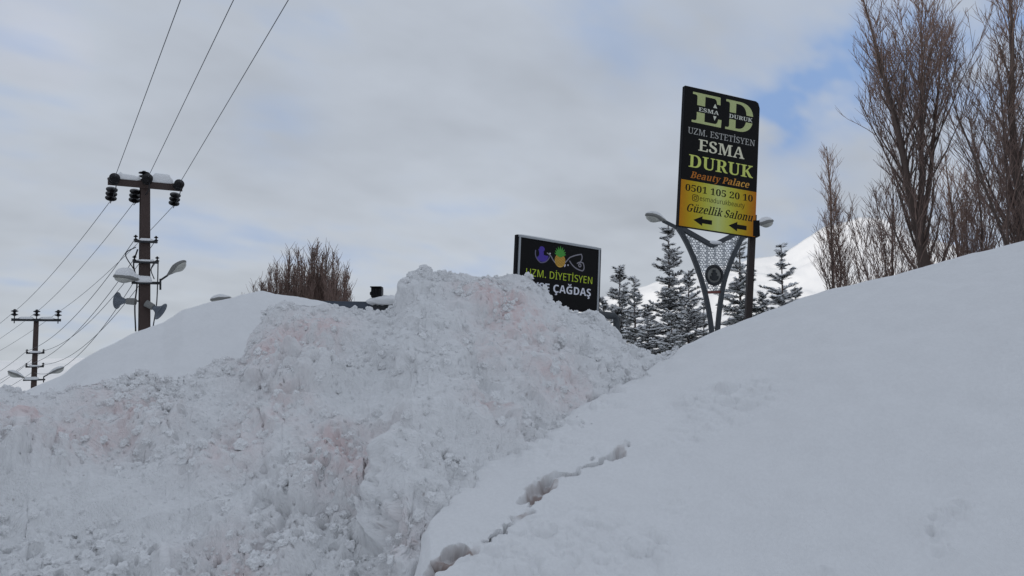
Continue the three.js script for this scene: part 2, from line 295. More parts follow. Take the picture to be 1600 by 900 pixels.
function colourA(x, y, z) {
  const g = n3(x * 22, y * 22, z * 22), p = clamp(within(pinkA, x, y, z) * (0.8 + 1.1 * fbm3(x * 3.5, y * 3.5, z * 3.5, 4) + 0.45 * n3b(x * 11, y * 7, z * 11) + 0.3 * g)), s = smooth(0.78, 0.9, n3b(x * 17, y * 17, z * 17) * 0.6 + n3(x * 5, y * 5, z * 5) * 0.4 + p * 0.12);
  const f = 1 + 0.03 * g, c = [f, f, f];
  return [mix(mix(c[0], 0.95, p), 0.36, s * 0.7), mix(mix(c[1], 0.79, p), 0.31, s * 0.7), mix(mix(c[2], 0.775, p), 0.29, s * 0.7)];
}
const rowsA = (a) => { const c = crestA(a), R = []; for (let j = 0; j < 390; j++) R.push(mix(c.f - 0.1, c.r, j / 389)); for (let j = 1; j <= 40; j++) R.push(c.r + 3.2 * Math.pow(j / 40, 1.6)); return R; };
structure('ploughed_snow_bank', sheet(columns([-1.4, azPx(-60), 90], [azPx(-60), azPx(1110), 900], [azPx(1110), azPx(1150), 8]), rowsA, heightA, carveA, colourA), M.roughSnow, 'high ploughed bank of lumpy snow with dirty pinkish patches');

// --- the smooth mound
const rowsB = (a) => { const c = crestB(a), R = []; for (let j = 0; j < 100; j++) R.push(mix(c.f - 0.2, c.r, j / 99)); for (let j = 1; j <= 40; j++) R.push(c.r + j * 0.16); return R; };
structure('snow_mound', sheet(columns([azPx(-110), azPx(630), 300]), rowsB, heightB, (x, y, z, a, r) => 0.09 * fbm3(x * 0.5, y * 0.5, z * 0.5, 3) + 0.006 * fbm3(x * 4, y * 4, z * 4, 3), (x, y, z) => { const f = 1 + 0.02 * n3(x * 15, y * 15, z * 15); return [f, f, f]; }), M.driftSnow, 'smooth untouched snow mound behind the rough bank');

// --- the smooth drift with its torn slab edge
const crack = [[662, 912, 14], [690, 876, 15], [712, 870, 17], [735, 862, 8], [765, 845, 1], [800, 812, 4], [828, 800, 8], [838, 788, 1], [824, 780, 10], [842, 762, 20], [866, 745, 12], [880, 742, 2], [900, 738, 5], [915, 730, 1], [935, 722, 5], [952, 715, 5], [966, 707, 8], [982, 692, 3]].map(([x, y, w]) => { const p = hit(heightC, x, y); return { p, w: w * 0.5 * Math.hypot(p.x, p.z) / FOCAL }; });
function crackAt(x, z) {                                                // how deep inside the torn edge: 0 outside, 1 at its middle
  let best = 0;
  for (let i = 0; i < crack.length - 1; i++) {
    const A = crack[i], B = crack[i + 1], dx = B.p.x - A.p.x, dz = B.p.z - A.p.z, t = clamp(((x - A.p.x) * dx + (z - A.p.z) * dz) / (dx * dx + dz * dz));
    const d = Math.hypot(x - A.p.x - dx * t, z - A.p.z - dz * t), w = mix(A.w, B.w, t) * 2.2; if (d < w) best = Math.max(best, 1 - d / w);
  }
  return best;
}
const roughC = blob(heightC, [[668, 835, 14, 0.7], [700, 790, 18, 0.7], [735, 758, 20, 0.7], [770, 735, 20, 0.8], [805, 712, 22, 0.8], [845, 690, 22, 0.9], [885, 668, 22, 0.9], [925, 645, 22, 0.9], [965, 618, 22, 0.9], [1005, 593, 20, 0.9], [1040, 566, 16, 0.9], [1130, 625, 55, 1.3], [1090, 650, 45, 0.9], [1180, 610, 35, 0.8], [1060, 690, 40, 0.7], [1060, 780, 35, 0.6], [1010, 840, 50, 0.7], [930, 830, 70, 0.6], [850, 850, 70, 0.8], [780, 880, 60, 0.9], [900, 880, 70, 0.7], [1020, 880, 40, 0.6], [1480, 815, 30, 0.9], [1470, 850, 22, 0.9], [1510, 800, 15, 0.6], [900, 700, 60, 0.5], [830, 710, 40, 0.5], [1290, 890, 14, 0.8], [960, 640, 40, 0.4]]);
const dents = blob(heightC, [[1463, 850, 6, 0.035], [1456, 838, 4, 0.05], [1461, 822, 5, 0.04], [1505, 803, 6, 0.035], [1465, 870, 6, 0.03], [1288, 890, 6, 0.04], [875, 655, 8, 0.04], [905, 668, 6, 0.03], [1062, 782, 6, 0.02], [1100, 668, 6, 0.025], [1215, 700, 5, 0.01]]);
const dirtC = blob(heightC, [[705, 885, 26, 1.5], [725, 872, 20, 1.3], [690, 890, 18, 1.2], [842, 766, 20, 1.3], [860, 755, 16, 1.1], [815, 805, 12, 0.6], [968, 704, 14, 0.7], [1470, 868, 12, 0.35], [890, 740, 8, 0.5]]);
function carveC(x, y, z, a, r) {
  const k = clamp(within(roughC, x, y, z)), q = crackAt(x + 0.04 * n3(x * 6, 1, z * 6) + 0.010 * n3(x * 19, 1, z * 19), z + 0.04 * n3(x * 6, 7, z * 6) + 0.010 * n3(x * 19, 3, z * 19));
  let d = 0.012 * n3(x * 2.2, y * 2.2, z * 1.1) + 0.05 * n3(x * 0.35, y * 0.35, z * 0.35) + 0.02 * n3(x * 0.9, y * 0.9, z * 0.9) + 0.004 * fbm3(x * 5, y * 5, z * 5, 3);
  if (k > 0.02) d += k * (0.62 * clods(x, y, z, 0.15, 0.35, 5) + 0.5 * clods(x, y, z, 0.07, 0.45, 9) + 0.016 * fbm3(x * 9, y * 9, z * 9, 4));
  d -= within(dents, x, y, z);
  d -= 0.10 * smooth(0.0, 0.3, q) * smooth(-0.35, 0.05, n3b(x * 3.1, 4, z * 3.1));
  if (q > 0) d += 0.03 * fbm3(x * 9, y * 9, z * 9, 3) * smooth(0, 0.3, q);
  return d;
}
function colourC(x, y, z) {
  const g = n3(x * 24, y * 24, z * 24), f = 1 + 0.025 * g + 0.015 * n3(x * 3, y * 3, z * 3), q = crackAt(x + 0.04 * n3(x * 6, 1, z * 6), z + 0.04 * n3(x * 6, 7, z * 6));
  const p = clamp(within(dirtC, x, y, z) * smooth(0.0, 0.1, q) * (0.8 + 0.9 * fbm3(x * 8, y * 8, z * 8, 4)));
  return [mix(f, 0.41, p), mix(f, 0.335, p), mix(f, 0.31, p)];
}
const rowsC = (a) => { const c = crestC(a), R = []; for (let j = 0; j < 340; j++) R.push(mix(c.f, c.r, Math.pow(j / 339, 1.2))); for (let j = 1; j <= 26; j++) R.push(c.r + 4 * Math.pow(j / 26, 1.6)); return R; };
structure('snow_drift', sheet(columns([azPx(575), azPx(1640), 640], [azPx(1640), 1.5, 70]), rowsC, heightC, carveC, colourC), M.driftSnow, 'smooth wide snow drift with a torn slab edge beside the rough bank');

// --- loose clods lying on the rough bank
{
  const R = rngOf(77), shape = lumpy(new THREE.IcosahedronGeometry(1, 3), 0.38, 1.3, 4), N = 5000, inst = new THREE.InstancedMesh(shape, M.clod, N), m = new THREE.Matrix4(), q = new THREE.Quaternion(), e = new THREE.Euler(), c = new THREE.Color();
  let n = 0;
  while (n < N) {
    const a = mix(azPx(-250), azPx(1075), R()), k = crestA(a), t = R() < 0.12 ? mix(0.96, 1.01, R()) : mix(0.02, 1.0, R()), r = mix(k.f, k.r, t), x = Math.sin(a) * r, z = -Math.cos(a) * r, y = heightA(a, r);
    const calm = within(smoothA, x, y, z), keep = smooth(-0.3, 0.5, n3b(x * 0.9, y * 0.9, z * 0.9)); if (R() < calm * 0.9 || R() > 0.25 + 0.75 * keep) continue;
    const s = 0.008 + 0.034 * Math.pow(R(), 3) + (R() < 0.02 ? 0.03 * R() : 0), d = carveA(x, y, z, a, r);
    e.set(R() * 6, R() * 6, R() * 6); q.setFromEuler(e);
    m.compose(V(x, y + d * 0.85 + s * 0.25, z + d * 0.4), q, V(s * (0.8 + 0.5 * R()), s * (0.7 + 0.4 * R()), s)); inst.setMatrixAt(n, m);
    const f = 0.95 + 0.08 * R(); inst.setColorAt(n, c.setRGB(f, f, f)); n++;
  }
  inst.name = 'snow_clods'; inst.castShadow = inst.receiveShadow = true; tag(inst, 'small loose snow clods scattered over the rough ploughed bank', 'snow clods', null, 'stuff'); scene.add(inst);
}

// ---------------------------------------------------------------- street lamp heads, insulators
function placed(geo, pos, dir, up = V(0, 1, 0)) {                        // local +x along dir, +y near up
  const x = dir.clone().normalize(), z = x.clone().cross(up).normalize(), y = z.clone().cross(x);
  return geo.applyMatrix4(new THREE.Matrix4().makeBasis(x, y, z).setPosition(pos));
}
function shell(len, w, h, lower) {                                      // tapered luminaire body along +x: narrow at the neck, wide and rounded at the far end
  const g = new THREE.SphereGeometry(0.5, 20, 14), p = g.attributes.position;
  for (let i = 0; i < p.count; i++) {
    const x = p.getX(i), t = x + 0.5, k = mix(0.42, 1, smooth(0, 0.55, t)); let y = p.getY(i);
    y = y > 0 ? y * h * k : y * lower * k; p.setXYZ(i, t * len, y, p.getZ(i) * w * k * 1.05);
  }
  g.computeVertexNormals(); return g;
}
function lampHead(parent, pos, dir, len, snow, up = V(0, 1, 0)) {
  const head = part('lamp_head', placed(shell(len, 0.34, 0.24, 0.10), pos, dir, up), M.lampGrey, parent);
  const bowl = shell(len * 0.68, 0.29, 0.02, 0.22).translate(len * 0.26, -0.03, 0);
  part('lens', placed(bowl, pos, dir, up), M.lens, head);
  if (snow) { const c = lumpy(shell(len * 0.92, 0.31, 0.26 * snow + 0.2, 0.02), 0.03, 4, len * 7).translate(len * 0.05, 0.045, 0); part('snow_cap', placed(c, pos, dir, up), M.capSnow, head); }
  return head;
}
function insulatorGeo(len, r, sheds) {                                  // glazed sheds along +y from 0
  const pts = [V(0.001, 0, 0)]; const s = len / sheds;
  for (let i = 0; i < sheds; i++) { const y = i * s; pts.push(V(r * 0.34, y + 0.01, 0), V(r * 0.5, y + s * 0.2, 0), V(r, y + s * 0.34, 0), V(r * 0.97, y + s * 0.52, 0), V(r * 0.42, y + s * 0.72, 0), V(r * 0.3, y + s * 0.98, 0)); }
  pts.push(V(0.001, len, 0)); return new THREE.LatheGeometry(pts.map((p) => new THREE.Vector2(p.x, p.y)), 16);
}
function along(geo, pos, dir) { return geo.applyQuaternion(new THREE.Quaternion().setFromUnitVectors(V(0, 1, 0), dir.clone().normalize())).translate(pos.x, pos.y, pos.z); }
function snowRidge(len, w, h, seed) { const g = new THREE.CapsuleGeometry(0.5, 1, 6, 14).rotateZ(Math.PI / 2), p = g.attributes.position; for (let i = 0; i < p.count; i++) { const x = p.getX(i), y = p.getY(i); p.setXYZ(i, x * len * 0.5, (y > 0 ? y * h * 2 * (1 + 0.45 * n3(x * 2.4 + seed, 0, 1)) : y * 0.05), p.getZ(i) * w); } g.computeVertexNormals(); return g; }

// ---------------------------------------------------------------- utility poles: steel profiles with a crossarm, three conductors
const TURN = Math.atan2(0.57, 0.82);
function steelPole(H, w, d) {
  const gs = [box(w, H, 0.03, 0, H / 2, d / 2), box(w, H, 0.03, 0, H / 2, -d / 2), box(0.025, H, d - 0.032, 0, H / 2, 0)];
  for (const g of gs) { const p = g.attributes.position; for (let i = 0; i < p.count; i++) { const k = mix(1.22, 0.92, p.getY(i) / H); p.setX(i, p.getX(i) * k); p.setZ(i, p.getZ(i) * k); } }
  return gs;
}
function spoolArm(t, y, seed, w = 0.56) {
  const a = part('bracket', box(w, 0.06, 0.10, 0, y, 0.21), M.iron, t);
  for (const s of [-1, 1]) part('insulator', insulatorGeo(0.16, 0.055, 2).translate(s * (w / 2 - 0.03), y + 0.01, 0.21), M.glazed, a);
  part('snow_cap', snowRidge(w * 0.68, 0.15, 0.055, seed).translate(0, y + 0.032, 0.21), M.capSnow, a);
}
const ARM = 0.79;
const P1top = at(226, 291, 20), P2top = at(56, 502, 32);
function leaned(o, deg) { o.quaternion.premultiply(new THREE.Quaternion().setFromAxisAngle(V(0, 0, 1), deg * Math.PI / 180)); o.updateMatrixWorld(true); }
// the strain pole with the loudspeakers
const LEAN1 = 2.7, base1 = V(P1top.x + 0.42, groundY(P1top.x, P1top.z) - 0.05, P1top.z), H1 = P1top.y - base1.y;
const pole1 = thing('utility_pole', 'brown steel utility pole carrying two horn loudspeakers and strain insulators', 'utility pole', base1.toArray(), TURN, 'utility poles along the road');
leaned(pole1, LEAN1);
part('shaft', steelPole(H1 + 0.12, 0.25, 0.22), M.rust, pole1);
const arm1 = part('crossarm', [box(2 * ARM + 0.26, 0.17, 0.035, 0, H1, 0.17), box(2 * ARM + 0.26, 0.03, 0.13, 0, H1 + 0.1, 0.125)], M.rust, pole1);
part('snow_cap', snowRidge(0.60, 0.24, 0.20, 1).translate(-0.42, H1 + 0.115, 0.1), M.capSnow, arm1); part('snow_cap', snowRidge(0.62, 0.24, 0.21, 6).translate(0.40, H1 + 0.115, 0.1), M.capSnow, arm1);
const lineUp = V(0, 0.16, 1).normalize(), lineDown = V(0, -0.18, -1).normalize();
const ends1 = [];
for (const x of [-ARM, 0, ARM]) {
  const up0 = V(x, H1 + (x ? 0.02 : 0.1), 0.24), dn0 = V(x + (x ? 0 : -0.22), H1 - 0.1, -0.06), dnDir = V(0, -0.75, -0.7).normalize();
  part('strain_insulator', along(insulatorGeo(0.30, 0.135, 2), up0, lineUp), M.glazed, pole1);
  part('strain_insulator', along(insulatorGeo(0.40, 0.145, 3), dn0, dnDir), M.glazed, pole1);
  part('jumper', tube([up0.clone().addScaledVector(lineUp, 0.30), V(x + 0.05, H1 - 0.15, 0.3), dn0.clone().addScaledVector(dnDir, 0.48)], 0.012, 12, 5), M.iron, pole1);
  ends1.push([up0.clone().addScaledVector(lineUp, 0.3), dn0.clone().addScaledVector(dnDir, 0.4)]);
}
part('pin_insulator', insulatorGeo(0.30, 0.14, 3).translate(-0.02, H1 + 0.14, -0.02), M.glazed, pole1);
spoolArm(pole1, H1 - 1.56, 2); spoolArm(pole1, H1 - 2.12, 4, 0.62);
{ // lamps, their bracket, cables
  const y = H1 - 2.68, b = part('lamp_bracket', [box(0.72, 0.07, 0.07, 0.02, y, 0.2), bar(V(0.36, y - 0.18, 0.2), V(0.36, y + 0.12, 0.2), 0.026), bar(V(0.36, y + 0.08, 0.2), V(0.54, y + 0.22, 0.22), 0.026)], M.iron, pole1);
  part('snow_cap', lumpy(snowRidge(0.42, 0.2, 0.16, 9), 0.02, 5, 2).translate(-0.05, y + 0.03, 0.22), M.capSnow, b);
  lampHead(pole1, V(0.50, y + 0.19, 0.22), V(0.82, 0.72, 0.25), 0.66, 0, V(-0.5, 0.8, -0.45));
  lampHead(pole1, V(-0.10, y + 0.05, 0.24), V(-0.93, 0.10, 0.25), 0.74, 1.2);
  part('cable', [tube([V(-0.2, y + 0.9, 0.2), V(-0.3, y + 0.5, 0.22), V(-0.22, y, 0.24), V(-0.26, y - 0.6, 0.2), V(-0.24, y - 1.3, 0.22)], 0.02, 30, 5), tube([V(0.3, y + 0.55, 0.2), V(0.28, y, 0.26), V(0.26, y - 0.6, 0.22), V(0.18, y - 1.2, 0.2)], 0.016, 30, 5), tube([V(-0.25, y + 0.95, 0.25), V(-0.5, y + 0.75, 0.3), V(-0.3, y + 0.35, 0.25)], 0.014, 20, 5), tube([V(0.2, y + 0.55, 0.2), V(0.12, y + 0.35, 0.25), V(0.2, y + 0.1, 0.24)], 0.014, 20, 5)], M.iron, pole1);
}
function horn(label, local, dir, R, L) {                                // hangs on the strain pole
  const p = local.clone().applyMatrix4(pole1.matrixWorld), o = thing('horn_loudspeaker', label, 'loudspeaker', p.toArray(), 0, 'horn loudspeakers on the utility pole');
  const d = dir.clone().normalize(), pts = [];
  for (let i = 0; i <= 12; i++) { const t = i / 12; pts.push(new THREE.Vector2(mix(0.06, R, Math.pow(t, 2.3)), t * L)); }
  for (let i = 12; i >= 0; i--) { const t = i / 12; pts.push(new THREE.Vector2(mix(0.05, R - 0.012, Math.pow(t, 2.3)), t * L + 0.004)); }
  part('bell', along(new THREE.LatheGeometry(pts, 28), V(0, 0, 0), d), M.hornGrey, o);
  part('rim', along(new THREE.TorusGeometry(R, 0.012, 6, 28).rotateX(Math.PI / 2), d.clone().multiplyScalar(L), d), M.hornGrey, o);
  part('driver', along(new THREE.CylinderGeometry(0.085, 0.095, 0.22, 18).translate(0, -0.09, 0), V(0, 0, 0), d), M.lampGrey, o);
  return o;
}
const hornY = H1 - 3.17;
{ const o = horn('grey horn loudspeaker under the snow covered lamp, its bell clear of the pole', V(-0.42, hornY, 0.12), V(-1, 0.06, 0.06), 0.215, 0.27);
  const q = V(0.38, 0.02, -0.1).applyAxisAngle(V(0, 1, 0), TURN); part('bracket', bar(V(0.09, 0.02, 0).applyAxisAngle(V(0, 1, 0), TURN), q, 0.022), M.iron, o); }
{ const o = horn('grey horn loudspeaker tucked against the pole with its bell tipped down', V(0.16, hornY - 0.16, 0.26), V(0.80, -0.46, -0.1), 0.235, 0.25);
  part('bracket', bar(V(0, 0, 0), V(-0.2, 0.02, -0.1).applyAxisAngle(V(0, 1, 0), TURN), 0.022), M.iron, o); }
// the plain poles
function plainPole(top, label, lean = 0) {
  const b = V(top.x + 0.13 * lean, groundY(top.x, top.z) - 0.05, top.z), H = top.y - b.y, o = thing('utility_pole', label, 'utility pole', b.toArray(), TURN, 'utility poles along the road');
  leaned(o, lean);
  part('shaft', steelPole(H + 0.02, 0.2, 0.2), M.rust, o);
  const a = part('crossarm', box(2 * ARM + 0.22, 0.11, 0.11, 0, H + 0.05, 0.16), M.iron, o);
  for (const x of [-0.38, 0.38]) part('snow_cap', snowRidge(0.56, 0.17, 0.085, 12 + x).translate(x, H + 0.1, 0.16), M.capSnow, a);
  for (const x of [-ARM, 0, ARM]) part('pin_insulator', [insulatorGeo(0.30, 0.135, 2).translate(x, H + 0.2, 0.16), bar(V(x, H - 0.1, 0.16), V(x, H + 0.24, 0.16), 0.02)], M.glazed, o);
  spoolArm(o, H - 1.37, 3, 0.66); spoolArm(o, H - 1.95, 8, 0.66);
  const y = H - 2.5, br = part('lamp_bracket', [box(0.80, 0.07, 0.07, 0.0, y, 0.16), bar(V(0.34, y - 0.12, 0.16), V(0.34, y + 0.14, 0.16), 0.022), bar(V(0.34, y + 0.12, 0.16), V(0.5, y + 0.22, 0.18), 0.026)], M.iron, o);
  part('snow_cap', snowRidge(0.55, 0.16, 0.1, 5).translate(-0.1, y + 0.03, 0.16), M.capSnow, br);
  lampHead(o, V(0.48, y + 0.20, 0.18), V(0.85, 0.42, 0.2), 0.68, 0.1);
  lampHead(o, V(-0.32, y + 0.06, 0.18), V(-0.92, 0.46, 0.1), 0.72, 0.1);
  return { o, b, H };
}
const pole2 = plainPole(P2top, 'brown steel utility pole with upright insulators standing behind the dip in the rough bank', 1.6);
const P0top = P1top.clone().add(V(0.554, 0.121, 0.823).multiplyScalar(28.6)), pole0 = plainPole(P0top, 'brown steel utility pole at the roadside uphill of the snow drift');
const P3top = V(2 * P2top.x - P1top.x - 2.2, P2top.y - 2.4, 2 * P2top.z - P1top.z), pole3 = plainPole(P3top, 'brown steel utility pole at the downhill end of the line');
const toWorld = (o, v) => v.clone().applyMatrix4(o.matrixWorld);
function wire(a, b, sag, label, group, r = 0.008) {
  const pts = []; for (let i = 0; i <= 20; i++) { const t = i / 20; pts.push(V(mix(a.x, b.x, t), mix(a.y, b.y, t) - 4 * sag * t * (1 - t), mix(a.z, b.z, t))); }
  tag(part('overhead_wire', tube(pts, r, 40, 5), M.wire), label, 'wire', group);
}
[-ARM, 0, ARM].forEach((x, i) => {
  const side = ['arm end over snow capped lamp', 'middle of arm', 'arm end over bare lamp'][i], far = ['arm end farthest from the mound', 'middle of the arm', 'arm end nearest the mound'][i], pin = (p) => toWorld(p.o, V(x, p.H + 0.40, 0.16));
  wire(toWorld(pole1, ends1[i][0]), pin(pole0), 0.04, `thin grey wire running uphill from the loudspeaker pole, ${side}`, 'power wires uphill of the loudspeaker pole');
  wire(toWorld(pole1, ends1[i][1]), pin(pole2), 0.22, `thin grey wire from loudspeaker pole down to next pole, ${side}`, 'power wires between the two poles');
  wire(pin(pole2), pin(pole3), 0.2, `thin grey wire running downhill from the upright insulator, ${far}`, 'power wires downhill');
});
for (const [y1, x1, y2, x2, s] of [[1.48, -0.25, 1.27, -0.3, 0.55], [1.5, 0.25, 1.27, 0.3, 0.6], [2.04, -0.28, 1.85, -0.3, 0.6], [2.06, 0.28, 1.85, 0.3, 0.7], [2.5, -0.2, 2.2, 0, 0.85]])
  wire(toWorld(pole1, V(x1, H1 - y1, 0.2)), toWorld(pole2.o, V(x2, pole2.H - y2, 0.2)), s, 'sagging thin cable between the small brackets of the two poles', 'low cables between the two poles', 0.009);
for (const [y, x] of [[1.27, -0.3], [1.27, 0.3], [1.85, -0.3], [1.85, 0.3]])
  wire(toWorld(pole2.o, V(x, pole2.H - y, 0.2)), toWorld(pole3.o, V(x, pole3.H - y, 0.2)), 0.4, 'thin low cable running downhill from the small brackets', 'low cables downhill', 0.009);

// ---------------------------------------------------------------- the two advertising signs
function canvasTexture(w, h, draw) { const c = document.createElement('canvas'); c.width = w; c.height = h; draw(c.getContext('2d'), w, h); const t = new THREE.CanvasTexture(c); t.colorSpace = THREE.SRGBColorSpace; t.anisotropy = 8; return t; }
function fit(x, text, font, cx, base, width, height, fill, slant = 0) {   // text squeezed into width x cap height, centred on cx
  x.save(); x.font = font; x.textBaseline = 'alphabetic'; x.textAlign = 'left';
  const m = x.measureText(text), cap = x.measureText('E'), ch = cap.actualBoundingBoxAscent;
  x.translate(cx, base); x.transform(1, 0, -slant, 1, 0, 0); x.scale(width / m.width, height / ch); x.fillStyle = fill; x.fillText(text, -m.width / 2, 0); x.restore();
}
function signFrame(TL, TR, BL) {                                        // a basis on the sign's own board
  const X = TR.clone().sub(TL), w = X.length(); X.normalize(); const Y = TL.clone().sub(BL); Y.addScaledVector(X, -Y.dot(X)); const h = Y.length(); Y.normalize();
  const Z = X.clone().cross(Y); const c = TL.clone().addScaledVector(X, w / 2).addScaledVector(Y, -h / 2);
  return { w, h, c, m: new THREE.Matrix4().makeBasis(X, Y, Z).setPosition(c), q: new THREE.Quaternion().setFromRotationMatrix(new THREE.Matrix4().makeBasis(X, Y, Z)) };
}
{ // the tall one
  const tex = canvasTexture(1024, 1792, (x, W, H) => {
    x.fillStyle = '#0b0a0b'; x.fillRect(0, 0, W, H);
    const gy = H * 0.672, g = x.createLinearGradient(0, 0, W, 0);
    [[0, '#c07d16'], [0.13, '#c4a01c'], [0.33, '#c2c04c'], [0.5, '#c8d080'], [0.66, '#c4c24c'], [0.85, '#c09a1c'], [1, '#b86a16']].forEach(([a, c]) => g.addColorStop(a, c));
    x.fillStyle = g; x.fillRect(0, gy, W, H - gy);
    const pale = x.createLinearGradient(0, 0, W, H * 0.27); pale.addColorStop(0, '#b9c187'); pale.addColorStop(0.3, '#cdd79a'); pale.addColorStop(0.6, '#a9b362'); pale.addColorStop(1, '#ccd69c');
    fit(x, 'E', 'bold 400px serif', W * 0.295, H * 0.252, W * 0.43, H * 0.222, pale); fit(x, 'D', 'bold 400px serif', W * 0.735, H * 0.252, W * 0.42, H * 0.222, pale);
    x.fillStyle = '#0b0a0b'; x.fillRect(0, H * 0.122, W, H * 0.05);
    fit(x, 'ESMA', 'bold 80px serif', W * 0.315, H * 0.163, W * 0.27, H * 0.028, '#dfe0d2'); fit(x, 'DURUK', 'bold 80px serif', W * 0.745, H * 0.163, W * 0.32, H * 0.028, '#dfe0d2');
    x.fillStyle = '#d9dbc8'; x.beginPath(); x.moveTo(W * 0.395, H * 0.085); x.lineTo(W * 0.425, H * 0.117); x.lineTo(W * 0.37, H * 0.117); x.fill(); x.beginPath(); x.moveTo(W * 0.375, H * 0.176); x.lineTo(W * 0.42, H * 0.176); x.lineTo(W * 0.395, H * 0.21); x.fill();
    fit(x, 'UZM. ESTETİSYEN', '120px serif', W * 0.505, H * 0.338, W * 0.90, H * 0.046, '#b4b3ae');
    fit(x, 'ESMA', 'bold 160px serif', W * 0.505, H * 0.447, W * 0.62, H * 0.083, '#e3dfc4');
    fit(x, 'DURUK', 'bold 160px serif', W * 0.51, H * 0.575, W * 0.86, H * 0.09, '#cfd872');
    const or = x.createLinearGradient(0, 0, W, 0); or.addColorStop(0, '#b9702a'); or.addColorStop(0.3, '#d9a44a'); or.addColorStop(0.6, '#c98b42'); or.addColorStop(1, '#b5652c');
    fit(x, 'Beauty Palace', 'bold 120px serif', W * 0.50, H * 0.652, W * 0.78, H * 0.048, or, 0.28);
    fit(x, '0501 105 20 10', 'bold 120px serif', W * 0.505, H * 0.748, W * 0.90, H * 0.048, '#161208');
    x.strokeStyle = '#3a2510'; x.lineWidth = 9; x.beginPath(); x.roundRect(W * 0.155, H * 0.768, W * 0.075, W * 0.075, 20); x.stroke(); x.beginPath(); x.arc(W * 0.1925, H * 0.768 + W * 0.0375, W * 0.019, 0, 7); x.stroke(); x.fillStyle = '#3a2510'; x.beginPath(); x.arc(W * 0.214, H * 0.768 + W * 0.017, 5, 0, 7); x.fill();
    fit(x, 'esmadurukbeauty', '90px sans-serif', W * 0.545, H * 0.802, W * 0.60, H * 0.034, '#1b1508');
    fit(x, 'Güzellik Salonu', 'bold 120px serif', W * 0.515, H * 0.892, W * 0.88, H * 0.056, '#141009', 0.28);
    for (const [u, v] of [[0.18, 0.945], [0.64, 0.945]]) { x.fillStyle = '#0c0a08'; const X = u * W, Y = v * H, s = W * 0.115; x.beginPath(); x.moveTo(X, Y); x.lineTo(X + s, Y - s * 0.52); x.lineTo(X + s, Y - s * 0.24); x.lineTo(X + s * 2.1, Y - s * 0.24); x.lineTo(X + s * 2.1, Y + s * 0.24); x.lineTo(X + s, Y + s * 0.24); x.lineTo(X + s, Y + s * 0.52); x.fill(); }
  });
  const f = signFrame(at(1071, 134, 15), at(1187, 160, 15.62), at(1065, 353, 15)), T = 0.10;
  const foot = at(1169, 497, 15.75), gx = foot.x - 0.11, gz = foot.z, gy = groundY(gx, gz) - 0.05;
  const o = thing('advertising_sign', 'tall black and yellow advertising sign on a dark brown post', 'sign', [gx, gy, gz]);
  const own = (g) => g.applyMatrix4(f.m).translate(-gx, -gy, -gz);
  const w = f.w / 2, h = f.h / 2, sh = new THREE.Shape();               // the upper corner on the post's side is bent over
  const outline = [[-w, -h], [w, -h], [w, h - 0.14], [w - 0.04, h - 0.03], [w - 0.10, h], [-w, h]];
  outline.forEach(([a, b], i) => (i ? sh.lineTo(a, b) : sh.moveTo(a, b)));
  const cab = new THREE.ExtrudeGeometry(sh, { depth: T, bevelEnabled: true, bevelThickness: 0.006, bevelSize: 0.006, bevelSegments: 1 }).translate(0, 0, -T);
  part('cabinet', own(cab), M.black, o);
  const face = new THREE.ShapeGeometry(sh), p = face.attributes.position, uv = face.attributes.uv; for (let i = 0; i < p.count; i++) uv.setXY(i, (p.getX(i) + w) / f.w, (p.getY(i) + h) / f.h);
  part('printed_face', own(face.translate(0, 0, 0.010)), new THREE.MeshPhysicalMaterial({ map: tex, roughness: 0.5, specularIntensity: 0.3 }), o);
  const topL = at(1176, 345, 15.85), ax = topL.clone().sub(foot).normalize(), bot = foot.clone().addScaledVector(ax, (gy - foot.y) / ax.y), off = V(-gx, -gy, -gz);
  part('post', beam(bot.add(off), topL.clone().addScaledVector(ax, 0.12).add(off), 0.13, 0.13, V(0, 0, 1)), M.darkRust, o);
  const cl = at(1175, 358, 15.68).add(off); part('clamp', box(0.26, 0.34, 0.22).translate(cl.x, cl.y, cl.z), M.black, o);
  part('snow_cap', own(snowRidge(f.w * 0.86, 0.09, 0.018, 3).translate(-0.06, h + 0.006, -T / 2)), M.capSnow, o);
}
